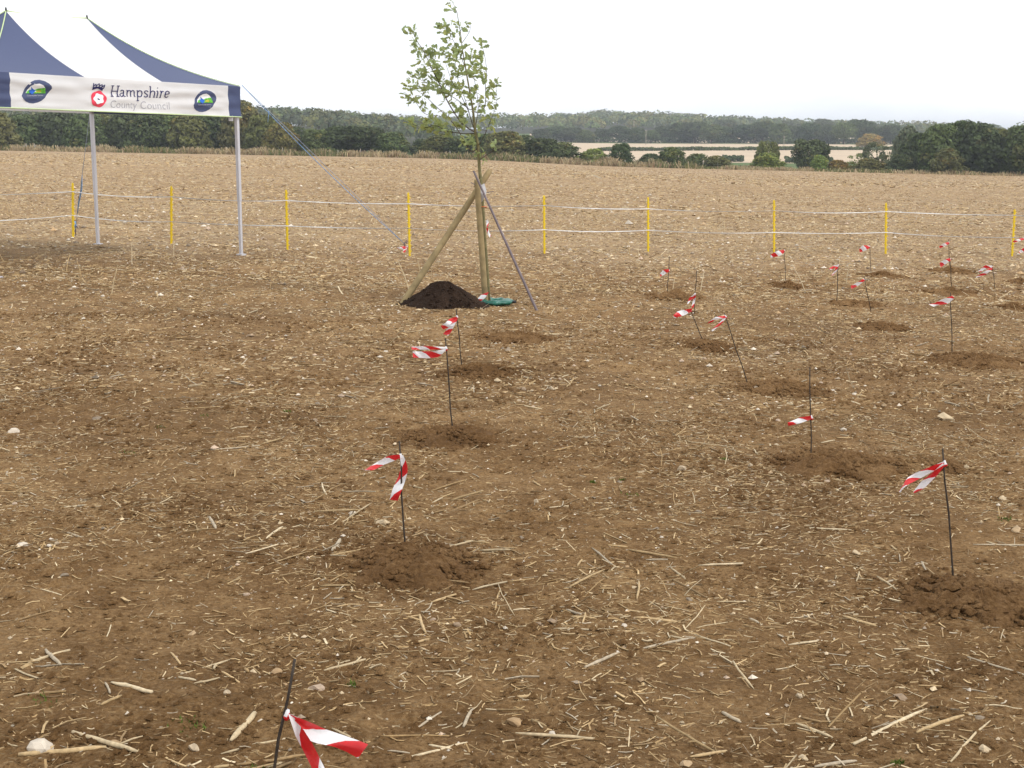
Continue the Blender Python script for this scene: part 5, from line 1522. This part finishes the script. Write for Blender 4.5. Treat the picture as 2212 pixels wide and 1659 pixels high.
known = [(825, 1133, 34, 5, 'largest yellowish flint left of the cane with hanging tail'), (50, 1176, 32, 2, None), (25, 932, 30, 2, None), (683, 1490, 34, 7, 'rounded pinkish stone beside the large foreground flag'),
         (597, 1450, 30, 4, 'flat ochre stone behind the leaning foreground cane'), (97, 1622, 66, 2, 'large white flint half covered by stalks'), (2045, 905, 38, 5, None), (2164, 1075, 26, 5, None),
         (2196, 1152, 32, 1, None), (1190, 1352, 26, 3, None), (1112, 1558, 40, 4, None), (1848, 1196, 26, 5, None), (1470, 1018, 24, 0, None), (775, 1112, 18, 4, None), (760, 1112, 22, 2, None),
         (1165, 1355, 16, 3, None), (415, 1368, 22, 1, None), (1195, 1582, 18, 2, None), (2125, 1622, 34, 5, None), (1945, 1502, 36, 3, None), (1725, 1505, 22, 0, None), (1520, 1680, 28, 1, None),
         (1735, 1632, 28, 5, None), (1480, 1655, 38, 1, None), (210, 909, 22, 6, None), (1620, 1010, 16, 0, None), (2085, 1008, 18, 5, None), (1820, 930, 16, 2, None), (1190, 845, 16, 0, None),
         (65, 778, 16, 0, None), (1130, 845, 20, 3, None), (680, 908, 22, 3, None), (1350, 1362, 14, 2, None), (120, 1172, 16, 0, None), (420, 1625, 30, 0, None), (560, 1555, 18, 2, None)]
for px, py, s, k, lb in known:
    p = hit(px, py); stone(p.x, p.y, s / FPX * p.y * 0.62, k, lb or LSN, None if lb else GSN, 0.9)
for k in range(170):
    y = 2.8 + 13 * rs.random() ** 1.3; x = rs.uniform(-1, 1) * (0.40 * y + 0.2)
    stone(x, y, rs.uniform(0.009, 0.024) * (0.8 + y * 0.03), rs.randint(0, 7), LSN, GSN, rs.uniform(0.6, 1.0))

def gravel(n, y0, y1, s0, label, seed, power=1.0):
    r, x, y = scatter(n, y0, y1, seed=seed, power=power)
    z = gz(x, y) + micro(x, y, y1 < 40)
    s = s0 * np.exp(r.normal(0, 0.45, n))
    O = np.array([(1, 0, 0), (-1, 0, 0), (0, 1, 0), (0, -1, 0), (0, 0, 1), (0, 0, -0.6)], float)
    V = O[None] * s[:, None, None] * r.uniform(0.55, 1.25, (n, 6, 1)) * np.array([1.15, 0.9, 0.7])
    a = r.uniform(0, 6.28, n); ca, sa = np.cos(a)[:, None], np.sin(a)[:, None]
    V = np.stack([V[..., 0] * ca - V[..., 1] * sa + x[:, None], V[..., 0] * sa + V[..., 1] * ca + y[:, None], V[..., 2] + (z + s * 0.25)[:, None]], -1)
    f = np.array([(0, 2, 4), (2, 1, 4), (1, 3, 4), (3, 0, 4), (2, 0, 5), (1, 2, 5), (3, 1, 5), (0, 3, 5)])
    F = (np.arange(n)[:, None, None] * 6 + f[None]).reshape(-1, 3)
    pal = np.array(SCOL); c = pal[r.integers(0, 8, n)] * r.uniform(0.75, 1.4, n)[:, None]
    me = npmesh('gravel', V.reshape(-1, 3), F, M_STONE, col=np.repeat(c, 6, 0))
    return tag(link('gravel', me), label, 'gravel', kind='stuff')
gravel(5200, 2.6, 9, 0.0045, 'small pale stone chips in the near soil', 401)
gravel(11000, 9, 22, 0.0095, 'small pale stones across the planting ground', 402)
gravel(9000, 20, 60, 0.020, 'small pale stones across the far stubble', 403, power=0)

def clods():
    """crumbs of soil lying all over the near ground"""
    r, x, y = scatter(84000, 2.6, 13, seed=411, power=0.5)
    k = r.random(len(x)) < np.clip(0.35 + 1.6 * fbm(x * 1.3, y * 1.3, 3, 31), 0.05, 1); x, y = x[k], y[k]; n = len(x)
    z = gz(x, y) + micro(x, y); s = 0.0066 * np.exp(r.normal(0, 0.55, n)).clip(0.3, 3.0) * (0.8 + 0.03 * y)
    O = np.array([(1, 0, 0), (-1, 0, 0), (0, 1, 0), (0, -1, 0), (0, 0, 1), (0, 0, -0.6)], float)
    V = O[None] * s[:, None, None] * r.uniform(0.6, 1.25, (n, 6, 1)) * np.array([1.15, 1.15, 0.75])
    a = r.uniform(0, 6.28, n); ca, sa = np.cos(a)[:, None], np.sin(a)[:, None]
    V = np.stack([V[..., 0] * ca - V[..., 1] * sa + 0.35 * V[..., 2], V[..., 0] * sa + V[..., 1] * ca, V[..., 2]], -1)
    V = V + np.stack([x, y, z + s * 0.15], 1)[:, None, :]
    f = np.array([(0, 2, 4), (2, 1, 4), (1, 3, 4), (3, 0, 4), (2, 0, 5), (1, 2, 5), (3, 1, 5), (0, 3, 5)])
    F = (np.arange(n)[:, None, None] * 6 + f[None]).reshape(-1, 3)
    me = npmesh('soil_crumbs', V.reshape(-1, 3), F, M_CRUMB)
    tag(link('soil_crumbs', me), 'small crumbs of brown soil strewn over the field', 'soil', kind='stuff')
clods()

def moss():
    r = np.random.default_rng(421); V, n = [], 0
    for _ in range(18):
        y0 = r.uniform(2.8, 8.5); x0 = r.uniform(-1, 1) * (0.38 * y0 + 0.1); m_ = r.integers(14, 46); rad = r.uniform(0.008, 0.03)
        for _ in range(m_):
            x, y = x0 + r.normal() * rad, y0 + r.normal() * rad
            z = float(gz(x, y) + micro(np.array([x]), np.array([y]))[0]); h = r.uniform(0.004, 0.016); a = r.uniform(0, 3.14); w = 0.0035
            dx, dy = math.cos(a) * w, math.sin(a) * w; lx, ly = r.normal(0, 0.006, 2)
            V += [(x - dx, y - dy, z), (x + dx, y + dy, z), (x + lx, y + ly, z + h)]; n += 1
    me = npmesh('moss', np.array(V), np.arange(n * 3).reshape(-1, 3), M_MOSS)
    tag(link('moss', me), 'tiny green weed and moss tufts in the near soil', 'moss', kind='stuff')
moss()

# ================================================================== HAZE
hz = MB().box((0, 3200, 20), (20500, 6700 * 1.02, 68)).build('haze', None)
hm = bpy.data.materials.new('haze'); hm.use_nodes = True; hn = hm.node_tree.nodes; hn.clear()
ho = hn.new('ShaderNodeOutputMaterial'); hv = hn.new('ShaderNodeVolumePrincipled')
hv.inputs['Color'].default_value = (0.86, 0.91, 1.0, 1); hv.inputs['Density'].default_value = 0.00024; hv.inputs['Anisotropy'].default_value = 0.2
hm.node_tree.links.new(hv.outputs[0], ho.inputs['Volume'])
hz.data.materials.append(hm)
tag(hz, 'thin pale autumn haze over fields and woods', 'haze', kind='stuff')
